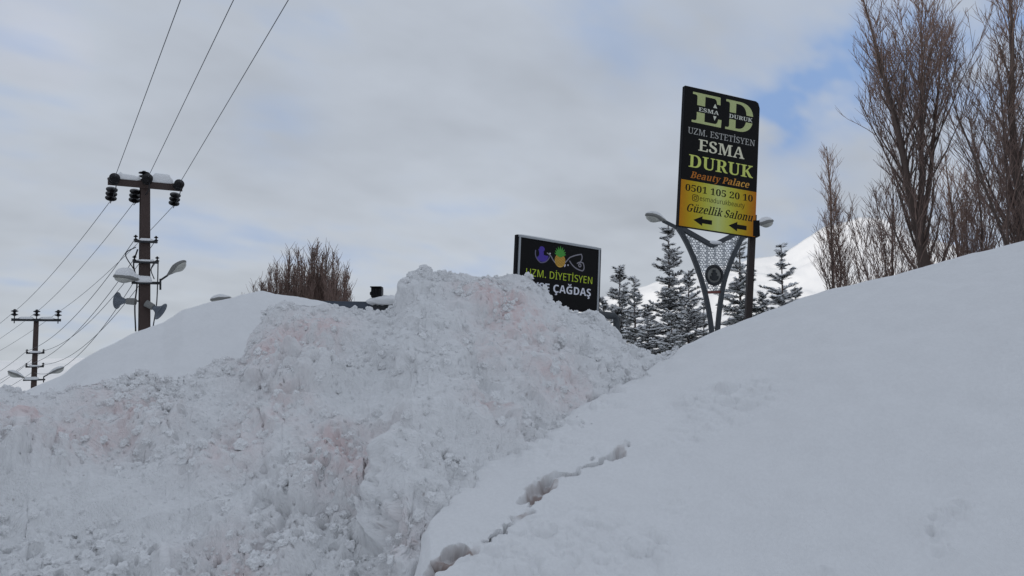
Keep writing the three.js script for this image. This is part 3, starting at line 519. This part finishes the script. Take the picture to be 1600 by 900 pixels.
{ // the wide one, half behind the rough bank
  const f = signFrame(at(808, 366, 12), at(940, 388, 13), at(804.5, 476, 12)), T = 0.07, w = f.w / 2, h = f.h / 2;
  const tex = canvasTexture(1400, Math.round(1400 * f.h / f.w), (x, W, H) => {
    x.fillStyle = '#070709'; x.fillRect(0, 0, W, H);
    x.strokeStyle = '#8d8a92'; x.lineWidth = 17; x.lineCap = 'round';
    const P = (u, v) => [u * W, v * H];
    const curve = (...k) => { x.beginPath(); x.moveTo(...P(k[0], k[1])); for (let i = 2; i < k.length; i += 4) x.quadraticCurveTo(...P(k[i], k[i + 1]), ...P(k[i + 2], k[i + 3])); x.stroke(); };
    x.strokeStyle = '#6a6680'; curve(0.185, 0.15, 0.17, 0.27, 0.25, 0.33, 0.33, 0.33, 0.36, 0.22); x.strokeStyle = '#8d8a92'; curve(0.33, 0.165, 0.37, 0.18, 0.40, 0.25, 0.44, 0.33, 0.52, 0.34, 0.56, 0.28, 0.62, 0.18, 0.70, 0.12, 0.77, 0.10, 0.80, 0.16, 0.755, 0.24);
    curve(0.62, 0.24, 0.68, 0.36, 0.79, 0.37, 0.83, 0.34, 0.80, 0.24, 0.755, 0.215, 0.72, 0.26); x.beginPath(); x.arc(W * 0.755, H * 0.285, 22, 0, 7); x.stroke();
    x.fillStyle = '#4f3f9a'; x.beginPath(); x.ellipse(W * 0.262, H * 0.115, 48, 40, 0, 0, 7); x.fill(); x.beginPath(); x.moveTo(W * 0.215, H * 0.12); x.quadraticCurveTo(W * 0.30, H * 0.13, W * 0.285, H * 0.20); x.quadraticCurveTo(W * 0.33, H * 0.22, W * 0.345, H * 0.20); x.quadraticCurveTo(W * 0.34, H * 0.31, W * 0.27, H * 0.315); x.quadraticCurveTo(W * 0.21, H * 0.31, W * 0.205, H * 0.25); x.quadraticCurveTo(W * 0.25, H * 0.22, W * 0.215, H * 0.12); x.fill();
    x.fillStyle = '#d6a94e'; x.beginPath(); x.ellipse(W * 0.495, H * 0.255, W * 0.068, H * 0.11, 0, 0, 7); x.fill(); x.strokeStyle = '#7a5a24'; x.lineWidth = 5;
    for (let i = -4; i <= 4; i++) { x.beginPath(); x.moveTo(W * (0.495 + i * 0.022 - 0.04), H * 0.145); x.lineTo(W * (0.495 + i * 0.022 + 0.04), H * 0.325); x.moveTo(W * (0.495 + i * 0.022 + 0.04), H * 0.145); x.lineTo(W * (0.495 + i * 0.022 - 0.04), H * 0.325); x.save(); x.clip(); x.restore(); }
    x.save(); x.beginPath(); x.ellipse(W * 0.495, H * 0.255, W * 0.066, H * 0.108, 0, 0, 7); x.clip(); for (let i = -6; i <= 6; i++) { x.beginPath(); x.moveTo(W * 0.495 + i * 26 - 60, H * 0.13); x.lineTo(W * 0.495 + i * 26 + 60, H * 0.34); x.moveTo(W * 0.495 + i * 26 + 60, H * 0.13); x.lineTo(W * 0.495 + i * 26 - 60, H * 0.34); x.stroke(); } x.restore();
    x.fillStyle = '#4f9a44'; for (let i = -4; i <= 4; i++) { const a = i * 0.33, L = H * (0.165 - Math.abs(i) * 0.010); x.save(); x.translate(W * 0.495, H * 0.175); x.rotate(a); x.beginPath(); x.moveTo(-26, 6); x.quadraticCurveTo(-22, -L * 0.5, 0, -L); x.quadraticCurveTo(22, -L * 0.5, 26, 6); x.fill(); x.restore(); }
    x.fillStyle = '#c9c6cf'; x.beginPath(); x.arc(W * 0.365, H * 0.165, 12, 0, 7); x.fill(); x.beginPath(); x.ellipse(W * 0.56, H * 0.325, 12, 24, 0.5, 0, 7); x.fill(); x.beginPath(); x.arc(W * 0.60, H * 0.31, 12, 0, 7); x.fill();
    fit(x, 'UZM. DİYETİSYEN', '130px sans-serif', W * 0.505, H * 0.565, W * 0.87, H * 0.115, '#b6c93a');
    fit(x, 'AYŞE ÇAĞDAŞ', 'bold 130px sans-serif', W * 0.50, H * 0.775, W * 0.84, H * 0.125, '#dcdde6');
  });
  const foot = at(930, 560, 13.1), gx = foot.x, gz = foot.z, gy = groundY(gx, gz) - 0.05, o = thing('advertising_sign', 'wide black advertising sign with a pineapple picture behind the rough bank', 'sign', [gx, gy, gz]);
  const own = (g) => g.applyMatrix4(f.m).translate(-gx, -gy, -gz), b = 0.035;
  part('cabinet', own(box(f.w, f.h, T, 0, 0, -T / 2 - 0.004, 0.006)), M.black, o);
  const face = part('printed_face', own(new THREE.PlaneGeometry(f.w - 0.15, f.h - 0.10).translate(0, -0.01, 0.004)), new THREE.MeshPhysicalMaterial({ map: tex, roughness: 0.5, specularIntensity: 0.3 }), o);
  for (const s of [-1, 1]) { part('frame_strip', own(box(b, f.h - 0.02, 0.02, s * (w - 0.055), 0, 0.004)), M.paleSteel, o); }
  part('frame_strip', own(box(f.w - 0.05, b, 0.022, 0, h - 0.02, 0.006)), M.paleSteel, o);
  part('snow_cap', own(snowRidge(f.w * 0.99, T * 0.9, 0.024, 8).translate(0, h + 0.001, -T / 2)), M.capSnow, o);
  const loc = (x, y, z) => V(x, y, z).applyMatrix4(f.m).sub(V(gx, gy, gz));
  for (const s of [-1, 1]) {
    const a = loc(s * (w - 0.1), -h - 0.01, -T / 2 - 0.03), m1 = loc(s * (w + 0.38), -h - 0.01, -T / 2 - 0.03), m2 = loc(s * (w + 0.45), -h - 0.08, -T / 2 - 0.03), e = V(m2.x + 0.01 * s, 0, m2.z);
    const path = new THREE.CurvePath(); path.add(new THREE.LineCurve3(a, m1)); path.add(new THREE.QuadraticBezierCurve3(m1, loc(s * (w + 0.45), -h - 0.01, -T / 2 - 0.03), m2)); path.add(new THREE.LineCurve3(m2, e));
    part('support_pipe', new THREE.TubeGeometry(path, 60, 0.062, 12, false), M.steel, o);
  }
}

// ---------------------------------------------------------------- decorative street lamp with two spreading legs
{
  const D = (px) => 20 + (px - 1112) * 0.0056, g0 = at(1116, 560, D(1116)), gx = g0.x, gz = g0.z, gy = groundY(gx, gz) - 0.05;
  const o = thing('street_lamp', 'two headed decorative street lamp with lace panel behind the tall sign', 'street lamp', [gx, gy, gz]);
  const L = (px, py, dz = 0) => at(px, py, D(px) - dz).sub(V(gx, gy, gz));
  const down = (px) => { const p = L(px, 560); p.y = 0; return p; };
  const leftLeg = [[1058, 354], [1068, 370], [1079, 392], [1090, 420], [1099, 448], [1106, 478], [1111, 510], [1114, 545]].map(([x, y]) => L(x, y)).concat([down(1114)]);
  const rightLeg = [[1168, 356], [1159, 372], [1149, 392], [1139, 416], [1131, 442], [1126, 470], [1122, 505], [1120, 545]].map(([x, y]) => L(x, y)).concat([down(1120)]);
  const flat = (pts) => { const c = new THREE.CatmullRomCurve3(pts), g = []; let a = c.getPoint(0); for (let i = 1; i <= 34; i++) { const b = c.getPoint(i / 34); g.push(beam(a, b.clone().addScaledVector(b.clone().sub(a).normalize(), 0.01), 0.16, 0.105, V(0, 0, 1).cross(b.clone().sub(a)).normalize())); a = b; } return g; };
  part('leg', flat(leftLeg), M.steel, o); part('leg', flat(rightLeg), M.steel, o);
  part('base_plate', box(0.7, 0.05, 0.5, L(1117, 560).x, 0.03, L(1117, 560).z), M.steel, o);
  const notch = L(1113, 384), tl = L(1060, 354), tr = L(1166, 357);
  part('top_beam', beam(tl, notch, 0.10, 0.12), M.steel, o); part('top_beam', beam(notch, tr, 0.10, 0.12), M.steel, o);
  part('snow_cap', [new THREE.SphereGeometry(0.17, 14, 8).scale(1.6, 0.35, 0.5).translate(notch.x, notch.y + 0.085, notch.z)], M.capSnow, o);
  part('arm', beam(L(1062, 358), L(1036, 345), 0.07, 0.08), M.steel, o); part('arm', beam(L(1164, 360), L(1184, 351), 0.07, 0.08), M.steel, o);
  lampHead(o, L(1042, 347), L(1005, 334).sub(L(1042, 347)), 0.66, 0.2); lampHead(o, L(1179, 352), L(1206, 346).sub(L(1179, 352)), 0.62, 0.2);
  // lace panel: rings and spokes on a staggered lattice inside the legs
  const edge = (pts, y) => { for (let i = 0; i < pts.length - 1; i++) if ((pts[i][1] - y) * (pts[i + 1][1] - y) <= 0) return mix(pts[i][0], pts[i + 1][0], (y - pts[i][1]) / (pts[i + 1][1] - pts[i][1])); return null; };
  const le = [[1058, 354], [1068, 370], [1079, 392], [1090, 420], [1099, 448], [1106, 478]], re = [[1168, 356], [1159, 372], [1149, 392], [1139, 416], [1131, 442], [1126, 470]];
  const inside = (x, y) => { const a = edge(le, y), b = edge(re, y); if (a == null || b == null || y > 458) return false; const top = x < 1113 ? mix(354, 384, (x - 1060) / 53) : mix(384, 357, (x - 1113) / 53); return x > a + 1 && x < b - 1 && y > top + 3; };
  const bars = [], S = 4.3, R2 = rngOf(8), rod = (x0, y0, x1, y1) => { if (inside(x0, y0) && inside(x1, y1)) bars.push(beam(L(x0, y0), L(x1, y1), 0.017, 0.017, V(0, 0.3, 1))); };
  for (let j = 0; j < 32; j++) for (let i = 0; i < 34; i++) {
    const x = 1052 + i * S + (j % 2) * S / 2 + (R2() - 0.5) * 1.3, y = 352 + j * S * 0.84 + (R2() - 0.5) * 1.3; if (Math.hypot(x - 1116, y - 430) < 13) continue;
    const pt = [0, 1, 2, 3, 4, 5].map((k) => [x + Math.cos(k * Math.PI / 3 + 0.52) * S * 0.52, y + Math.sin(k * Math.PI / 3 + 0.52) * S * 0.52]);
    for (let k = 0; k < 3; k++) rod(...pt[k], ...pt[k + 1]);
    if ((i * 7 + j * 3) % 3 === 0) for (let k = 0; k < 6; k += 2) rod(x, y, ...pt[k]);
  }
  const lace = part('lace_panel', bars, M.paleSteel, o); lace.userData.kind = 'stuff';
  const e = L(1116, 430, 0.05), rim = part('emblem', new THREE.TorusGeometry(0.235, 0.042, 10, 36).scale(0.92, 1.05, 1).translate(e.x, e.y, e.z), M.iron, o);
  part('emblem_disc', new THREE.CylinderGeometry(0.23, 0.23, 0.03, 32).rotateX(Math.PI / 2).scale(0.92, 1.05, 1).translate(e.x, e.y, e.z - 0.02), M.lampGrey, rim);
  const fig = new THREE.Shape(); [[-0.10, -0.10], [-0.11, -0.03], [-0.05, -0.02], [-0.075, 0.05], [-0.03, 0.07], [-0.035, 0.14], [0.035, 0.14], [0.03, 0.07], [0.075, 0.05], [0.05, -0.02], [0.11, -0.03], [0.10, -0.10], [0.04, -0.14], [-0.04, -0.14]].forEach(([a, b], i) => (i ? fig.lineTo(a, b) : fig.moveTo(a, b)));
  part('emblem_relief', new THREE.ExtrudeGeometry(fig, { depth: 0.025, bevelEnabled: true, bevelSize: 0.006, bevelThickness: 0.006, bevelSegments: 1 }).translate(e.x, e.y, e.z), M.iron, rim);
  part('name_plate', beam(L(1105, 457, 0.03), L(1128, 456, 0.03), 0.03, 0.07), std(0.16, 0.045, 0.035, 0.6), o);
}

// ---------------------------------------------------------------- what shows over the bank: shelter roof, black floodlight, a lamp head
{
  const d = 15, a = at(498, 470, d), b = at(640, 470, d + 0.3), gy = Math.min(groundY(a.x, a.z), groundY(b.x, b.z)) - 0.05, o = thing('roadside_shelter', 'flat slate blue shelter roof under thick snow behind the rough bank', 'shelter', [a.x, gy, a.z]);
  const l = (p) => p.clone().sub(V(a.x, gy, a.z)), A = l(a), B = l(b); B.y = A.y; const dir = B.clone().sub(A).normalize(), back = V(0, 0, -1);
  const roof = part('roof', beam(A.clone().add(V(0, -0.05, -0.9)), B.clone().add(V(0, -0.05, -0.9)), 1.8, 0.05), M.steel, o);
  part('fascia', beam(A.clone().add(V(0, -0.09, 0.02)), B.clone().add(V(0, -0.09, 0.02)), 0.03, 0.17), std(0.06, 0.075, 0.10, 0.5), o);
  const s0 = l(at(604, 473, d)); part('snow_cap', lumpy(new THREE.SphereGeometry(1, 28, 16).scale(0.45, 0.12, 0.5), 0.03, 3.5, 3).translate(s0.x, s0.y + 0.035, s0.z - 0.25), M.capSnow, roof);
  const R = rngOf(3); for (let i = 0; i < 6; i++) { const q = l(at(581 + i * 6.5, 475 + R() * 2, d)); part('icicle', lumpy(new THREE.SphereGeometry(0.06, 10, 8).scale(1.1, 0.7 + R() * 0.6, 0.7), 0.015, 8, i).translate(q.x, q.y - 0.06, q.z + 0.06), M.iron, roof); }
  for (const p of [A.clone().lerp(B, 0.06), A.clone().lerp(B, 0.94)]) for (const z of [-0.1, -1.65]) part('post', bar(V(p.x, 0, p.z + z), V(p.x, p.y - 0.03, p.z + z), 0.045), M.steel, o);
  const c = at(588, 457, d), f = thing('floodlight', 'small black box floodlight standing on the snowy shelter roof', 'floodlight', [c.x, c.y, c.z - 0.05]);
  part('housing', box(0.205, 0.205, 0.2, 0, 0, 0, 0.02), M.black, f); part('visor', box(0.225, 0.02, 0.24, 0, 0.107, 0.02), M.black, f); part('knob', new THREE.SphereGeometry(0.035, 12, 8).scale(0.8, 1.2, 1).translate(-0.115, -0.015, 0), M.black, f);
  for (let i = 0; i < 6; i++) part('rib', box(0.012, 0.17, 0.012, -0.075 + i * 0.03, -0.01, 0.105), M.glazed, f);
  part('side_plate', box(0.02, 0.19, 0.19, 0.108, -0.005, 0), M.iron, f); part('stem', bar(V(0, -0.19, 0), V(0, -0.09, 0), 0.03), M.iron, f);
}
{
  const p = at(328, 468, 24), gx = p.x + 3.2, gz = p.z - 0.6, gy = groundY(gx, gz) - 0.05, o = thing('street_lamp', 'street lamp whose snow covered head just shows over the smooth mound', 'street lamp', [gx, gy, gz]), q = p.clone().sub(V(gx, gy, gz)), H = q.y - 0.1;
  part('pole', bar(V(0, 0, 0), V(0, H - 0.9, 0), 0.08, 0.05, 10), M.steel, o); part('arm', tube([V(0, H - 0.92, 0), V(-0.3, H - 0.45, 0.05), V(-1.2, H - 0.28, 0.25), V(q.x + 0.62, H + 0.02, q.z)], 0.03, 30, 6), M.steel, o);
  lampHead(o, V(q.x + 0.72, q.y + 0.05, q.z), V(-1, -0.11, 0), 0.72, 0.25);
}

// ---------------------------------------------------------------- bare poplars
class Wood {                                                            // collects tapered tubes
  constructor() { this.p = []; this.n = []; this.i = []; }
  add(pts, radii, k) {
    let prev = null; const up = V(0.3, 0.1, 1).normalize();
    for (let s = 0; s < pts.length; s++) {
      const d = pts[Math.min(s + 1, pts.length - 1)].clone().sub(pts[Math.max(0, s - 1)]).normalize(), x = d.clone().cross(up).normalize(), y = d.clone().cross(x), b = this.p.length / 3;
      for (let q = 0; q < k; q++) { const a = q / k * Math.PI * 2, c = Math.cos(a), t = Math.sin(a), nx = x.x * c + y.x * t, ny = x.y * c + y.y * t, nz = x.z * c + y.z * t; this.p.push(pts[s].x + nx * radii[s], pts[s].y + ny * radii[s], pts[s].z + nz * radii[s]); this.n.push(nx, ny, nz); }
      if (prev !== null) for (let q = 0; q < k; q++) { const r = (q + 1) % k; this.i.push(prev + q, prev + r, b + q, prev + r, b + r, b + q); }
      prev = b;
    }
  }
  geo() { const g = new THREE.BufferGeometry(); g.setAttribute('position', new THREE.Float32BufferAttribute(this.p, 3)); g.setAttribute('normal', new THREE.Float32BufferAttribute(this.n, 3)); g.setIndex(this.i); return g; }
}
function grow(R, p, d, len, segs, wob, lift) {                           // a wandering stem that bends up
  const pts = [p.clone()], dir = d.clone().normalize(), q = p.clone();
  for (let i = 0; i < segs; i++) { dir.x += (R() - 0.5) * wob; dir.z += (R() - 0.5) * wob; dir.y += (R() - 0.5) * wob * 0.5 + lift; dir.normalize(); q.addScaledVector(dir, len / segs); pts.push(q.clone()); }
  return pts;
}
function poplarShape(seed, o) {
  const R = rngOf(seed), trunk = new Wood(), crown = new Wood(), { H, r0, limbs, sub, twigs, open, limbLen, from = 0.12, lean = [0, 0], twigR = 0.011, forks = 0, forkAt = [2, 6], wob = 1, fan = 0.32 } = o;
  const taper = (pts, a, b) => pts.map((_, i) => mix(a, b, Math.pow(i / (pts.length - 1), 0.7)));
  const main = [];
  const leader = grow(R, V(0, 0, 0), V(lean[0], 1, lean[1]), H, 18, 0.10 * Math.min(1, wob + 0.3), 0.035); main.push([leader, r0, 0.02]);
  for (let f = 0; f < forks; f++) { const k = forkAt[0] + Math.floor(R() * (forkAt[1] - forkAt[0])), a = f * 6.283 / forks + R() * 1.2, b = leader[k]; main.push([grow(R, b, V(Math.cos(a) * fan, 1, Math.sin(a) * fan), H * (0.62 + 0.2 * R()) * (1 - k / 28), 14, 0.12, 0.06), r0 * 0.40, 0.012]); }
  for (const [pts, a, b] of main) trunk.add(pts, taper(pts, a, b).map((r, i) => (i === 0 && pts === leader ? r * 1.3 : r)), 8);
  for (const [pts, a] of main) {
    const n = Math.round(limbs * (pts === leader ? 1 : 0.6));
    for (let l = 0; l < n; l++) {
      const t = from + (0.97 - from) * Math.pow((l + R()) / n, 0.9), f = t * (pts.length - 1), i = Math.min(pts.length - 2, Math.floor(f)), p = pts[i].clone().lerp(pts[i + 1], f - i), az = l * 2.4 + R() * 1.2;
      const L = limbLen * H * (0.55 + 0.6 * R()) * Math.max(0.10, Math.min(1, (1.04 - t) * 1.55)) * (t < 0.25 ? 0.75 : 1), d = V(Math.cos(az) * open, 0.75 + 0.35 * R(), Math.sin(az) * open), r = Math.max(0.016, a * (1 - t) * 0.30 + 0.010);
      const limb = grow(R, p, d, L, 9, 0.20 * wob, 0.07); (r > 0.035 ? trunk : crown).add(limb, taper(limb, r, 0.010), r > 0.05 ? 6 : 4);
      const ns = Math.max(2, Math.round(sub * L / (limbLen * H)));
      for (let s = 0; s < ns; s++) {
        const u = 0.12 + 0.85 * (s + R()) / ns, g = u * 9, j = Math.min(8, Math.floor(g)), q = limb[j].clone().lerp(limb[j + 1], g - j), ad = limb[j + 1].clone().sub(limb[j]).normalize(), b2 = R() * 6.28;
        const sd = ad.clone().multiplyScalar(0.8).add(V(Math.cos(b2) * 0.55, 0.25, Math.sin(b2) * 0.55)), sl = L * (0.22 + 0.26 * R()) * (1.1 - u * 0.6) + 0.3, br = grow(R, q, sd, sl, 4, 0.28 * wob, 0.08); crown.add(br, taper(br, Math.max(twigR, r * 0.32), twigR * 0.7), 3);
        for (let k = 0; k < twigs; k++) { const v = 0.15 + 0.85 * R(), h = v * 4, m = Math.min(3, Math.floor(h)), w = br[m].clone().lerp(br[m + 1], h - m), b3 = R() * 6.28, td = br[m + 1].clone().sub(br[m]).normalize().multiplyScalar(0.8).add(V(Math.cos(b3) * 0.6, 0.3, Math.sin(b3) * 0.6)), tw = grow(R, w, td, 0.25 + 0.55 * R(), 2, 0.35, 0.1); crown.add(tw, [twigR * 0.85, twigR * 0.7, twigR * 0.4], 3); }
      }
    }
  }
  return { trunk: trunk.geo(), crown: crown.geo() };
}
function poplar(shape, label, x, z, turn, scale, group, mats = [M.bark, M.twig]) {
  const o = thing('poplar_tree', label, 'tree', [x, groundY(x, z) - 0.1, z], turn, group); o.scale.setScalar(scale);
  part('trunk', shape.trunk, mats[0], o); part('crown', shape.crown, mats[1], o); return o;
}
const big = poplarShape(101, { H: 20, r0: 0.40, limbs: 42, sub: 12, twigs: 7, open: 0.48, limbLen: 0.28, wob: 1.3, forks: 3, forkAt: [4, 9], fan: 0.26, from: 0.24, lean: [-0.05, 0.02], twigR: 0.0105 });
const big2 = poplarShape(207, { H: 20, r0: 0.36, limbs: 40, sub: 11, twigs: 7, open: 0.44, limbLen: 0.28, wob: 1.3, forks: 3, forkAt: [2, 8], fan: 0.3, from: 0.12, lean: [-0.06, 0], twigR: 0.0105 });
const slim = poplarShape(311, { H: 15, r0: 0.16, limbs: 42, sub: 8, twigs: 5, open: 0.28, limbLen: 0.25, forks: 1, fan: 0.16, forkAt: [2, 5], from: 0.05, twigR: 0.011 });
const bushy = poplarShape(417, { H: 12, r0: 0.14, limbs: 28, sub: 7, twigs: 4, open: 0.42, limbLen: 0.34, forks: 3, from: 0.04, twigR: 0.011 });
const pp = (px, depth) => { const p = at(px, 420, depth); return [p.x, p.z]; };
const G1 = 'bare poplars behind the snow drift';
poplar(big, 'tall bare poplar with thick dark forked trunk and wide crown behind the drift', ...pp(1452, 32), 0.4, 1, G1);
poplar(big2, 'tall bare poplar with long straight limbs growing past the widest crowned poplar', ...pp(1612, 29), 2.0, 1, G1);
poplar(slim, 'slim bare poplar standing alone against the lit mountain', ...pp(1312, 46), 1.0, 1.2, G1);
poplar(bushy, 'low bushy bare poplar beside the foot of the thick forked trunk', ...pp(1392, 38), 0.5, 1.12, G1);
poplar(slim, 'slim bare poplar between the two tallest poplars', ...pp(1530, 40), 2.6, 1.05, G1);
poplar(bushy, 'bushy bare poplar crowding behind the two tallest poplars', ...pp(1500, 42), 3.6, 1.35, G1);
poplar(bushy, 'short bushy bare poplar next to the slim lone poplar', ...pp(1352, 44), 5.0, 0.9, G1);
poplar(bushy, 'small bare poplar sapling leaning by the slim lone poplar', ...pp(1284, 44), 4.0, 0.6, G1);
poplar(slim, 'slim bare poplar close behind the poplar with long straight limbs', ...pp(1590, 37), 4.3, 1.15, G1);
poplar(slim, 'slim bare poplar beyond the poplar with long straight limbs', ...pp(1680, 33), 5.3, 1.2, G1);
// the far row
{
  const far = [0, 1, 2].map((k) => poplarShape(600 + k, { H: 13, r0: 0.13, limbs: 38, sub: 4, twigs: 1, open: 0.10, limbLen: 0.36, forks: 3, forkAt: [1, 5], fan: 0.07, from: 0.15, twigR: 0.019, wob: 0.3 })), R = rngOf(9);
  const list = [[398, 452], [407, 449], [418, 440], [434, 420], [426, 428], [443, 412], [453, 402], [466, 399], [478, 396], [489, 396], [500, 390], [510, 398], [519, 402], [525, 412], [531, 425], [537, 436], [542, 452], [484, 420], [458, 425], [506, 405], [515, 418], [470, 410], [494, 400]];
  list.forEach(([px, py], i) => { const d = 62 + 8 * R(), p = at(px, py, d), h = p.y - groundY(p.x, p.z) + 0.1; poplar(far[i % 3], 'bare upright poplar in the dense far row behind the smooth mound', p.x, p.z, R() * 6, h / 12.6, 'far row of poplars'); });
}

// ---------------------------------------------------------------- young conifers with snow on their branches
function coniferShape(seed, H, spread, gap) {
  const R = rngOf(seed), wood = new Wood(), np = [], sn = [], nn = [], snn = [];
  const tri = (arr, nor, a, b, c) => { const n = b.clone().sub(a).cross(c.clone().sub(a)).normalize(); for (const v of [a, b, c]) { arr.push(v.x, v.y, v.z); nor.push(n.x, n.y, n.z); } };
  const trunk = grow(R, V(0, 0, 0), V(0, 1, 0), H, 10, 0.03, 0.05); wood.add(trunk, trunk.map((_, i) => mix(0.11 * H / 8, 0.012, i / 10)), 6);
  const axis = (y) => { const f = clamp(y / H) * 10, i = Math.min(9, Math.floor(f)); return trunk[i].clone().lerp(trunk[i + 1], f - i); };
  const blade = (p, d, L, w) => { const s = d.clone().cross(V(R() - 0.5, R() - 0.5, R() - 0.5)).normalize().multiplyScalar(w), rime = R() < 0.08; tri(rime ? sn : np, rime ? snn : nn, p.clone().add(s), p.clone().sub(s), p.clone().addScaledVector(d, L)); };
  const pad = (p, d, L, w, h) => {                                      // a small cushion of snow lying along d
    const s = V(-d.z, 0, d.x).normalize().multiplyScalar(w), a = p.clone().addScaledVector(d, -L / 2), b = p.clone().addScaledVector(d, L / 2), t = p.clone().add(V((R() - 0.5) * w, h, (R() - 0.5) * w)), l = p.clone().add(s), r = p.clone().sub(s);
    tri(sn, snn, a, l, t); tri(sn, snn, l, b, t); tri(sn, snn, b, r, t); tri(sn, snn, r, a, t);
  };
  let y = H * 0.08;
  while (y < H - 0.12) {
    const k = 1 - y / H, len = spread * Math.pow(k, 0.8) + 0.10, n = k > 0.2 ? 6 : 4, off = R() * 6;
    for (let b = 0; b < n; b++) {
      if (R() < gap) continue;
      const a = off + b * 6.283 / n + (R() - 0.5) * 0.7, L = len * (0.35 + 0.9 * R()), up = mix(-0.15, 0.6, Math.pow(1 - k, 1.6)) + (R() - 0.5) * 0.5, d = V(Math.cos(a), up, Math.sin(a)), limb = grow(R, axis(y + (R() - 0.5) * 0.34), d, L, 5, 0.2, (R() - 0.4) * 0.07); wood.add(limb, limb.map((_, i) => mix(0.026 * k + 0.008, 0.005, i / 5)), 3);
      const m = Math.max(3, Math.round(L / 0.10));
      for (let s = 0; s < m; s++) {
        const u = (s + R()) / m * 5, j = Math.min(4, Math.floor(u)), p = limb[j].clone().lerp(limb[j + 1], u - j), ad = limb[j + 1].clone().sub(limb[j]).normalize(), side = V(-ad.z, 0, ad.x).normalize(), fl = (1 - u / 5.5) * 0.42 * Math.min(1, L) + 0.10;
        for (const q of [-1, 1]) {
          const td = ad.clone().multiplyScalar(0.75).addScaledVector(side, q * (0.7 + 0.3 * R())).add(V(0, (R() - 0.55) * 0.4, 0)).normalize(), tl = fl * (0.6 + 0.6 * R()), nb = Math.max(3, Math.round(tl / 0.055));
          for (let e = 0; e < nb; e++) { const w = p.clone().addScaledVector(td, tl * (e + 0.3) / nb); for (let h = 0; h < 2; h++) blade(w, td.clone().add(V((R() - 0.5) * 1.5, (R() - 0.35) * 0.9, (R() - 0.5) * 1.5)).normalize(), 0.075 + 0.06 * R(), 0.011); }
          if (R() < 0.75) pad(p.clone().addScaledVector(td, tl * 0.5).add(V(0, 0.02, 0)), td, tl * 0.9 + 0.06, 0.035 + 0.045 * R(), 0.04 + 0.04 * R());
        }
        if (R() < 0.7) pad(p.clone().add(V(0, 0.025, 0)), ad, 0.2, 0.05, 0.05);
      }
    }
    y += mix(0.16, 0.34, k) * (0.75 + 0.5 * R());
  }
  for (let i = 0; i < 40; i++) { const t = H * (1 - 0.10 * R()); blade(axis(t), V(R() - 0.5, 0.6, R() - 0.5).normalize(), 0.12, 0.010); }
  const g = (p, n) => { const b = new THREE.BufferGeometry(); b.setAttribute('position', new THREE.Float32BufferAttribute(p, 3)); b.setAttribute('normal', new THREE.Float32BufferAttribute(n, 3)); return b; };
  return { trunk: wood.geo(), needles: g(np, nn), snow: g(sn, snn), H };
}
{
  const padSnow = std(...SNOW, 0.9, { side: THREE.DoubleSide }), shapes = [coniferShape(51, 8.5, 1.75, 0.18), coniferShape(52, 7, 1.7, 0.12), coniferShape(53, 7.5, 2.0, 0.30), coniferShape(54, 7.2, 1.35, 0.38)];
  const spots = [[968, 412, 25, 1, 'narrow snowy conifer just past the end of the wide black sign'], [991, 432, 22, 3, 'thin topped snowy conifer behind the bent sign pipe'], [1037, 350, 25, 0, 'tallest snowy conifer under the first lamp head'], [1071, 420, 23, 1, 'snowy conifer between the tallest one and the leg of the decorative lamp'], [1152, 366, 26, 2, 'tall snowy conifer behind the lace panel and brown post'], [1219, 384, 27, 2, 'snowy conifer standing apart beside the brown post'], [1008, 476, 21, 1, 'low snowy conifer in front of the tallest one'], [1098, 470, 25, 3, 'low snowy conifer behind the legs of the decorative lamp'], [946, 462, 24, 1, 'small snowy conifer peeping past the edge of the wide black sign'], [1192, 455, 26, 1, 'low snowy conifer between the brown post and the conifer standing apart'], [1052, 486, 20, 2, 'bushy snowy conifer low over the end of the rough bank'], [1246, 446, 30, 0, 'small dark conifer tip showing over the smooth drift']];
  spots.forEach(([px, py, d, k, label], i) => {
    const p = at(px, py, d), s = shapes[k], gy = groundY(p.x, p.z) - 0.05, sc = (p.y - gy) / (s.H + 0.05), o = thing('conifer_tree', label, 'tree', [p.x, gy, p.z], i * 1.7, 'snowy conifers behind the banks'); o.scale.set(Math.max(sc, 0.8), sc, Math.max(sc, 0.8));
    part('trunk', s.trunk, M.bark, o); const c = part('crown', s.needles, i % 3 === 1 ? M.needleGreen : M.needle, o); part('snow_cap', s.snow, padSnow, c);
  });
}

scene.traverse((o) => { if (o.isMesh) o.castShadow = o.receiveShadow = true; });
renderer.render(scene, camera);
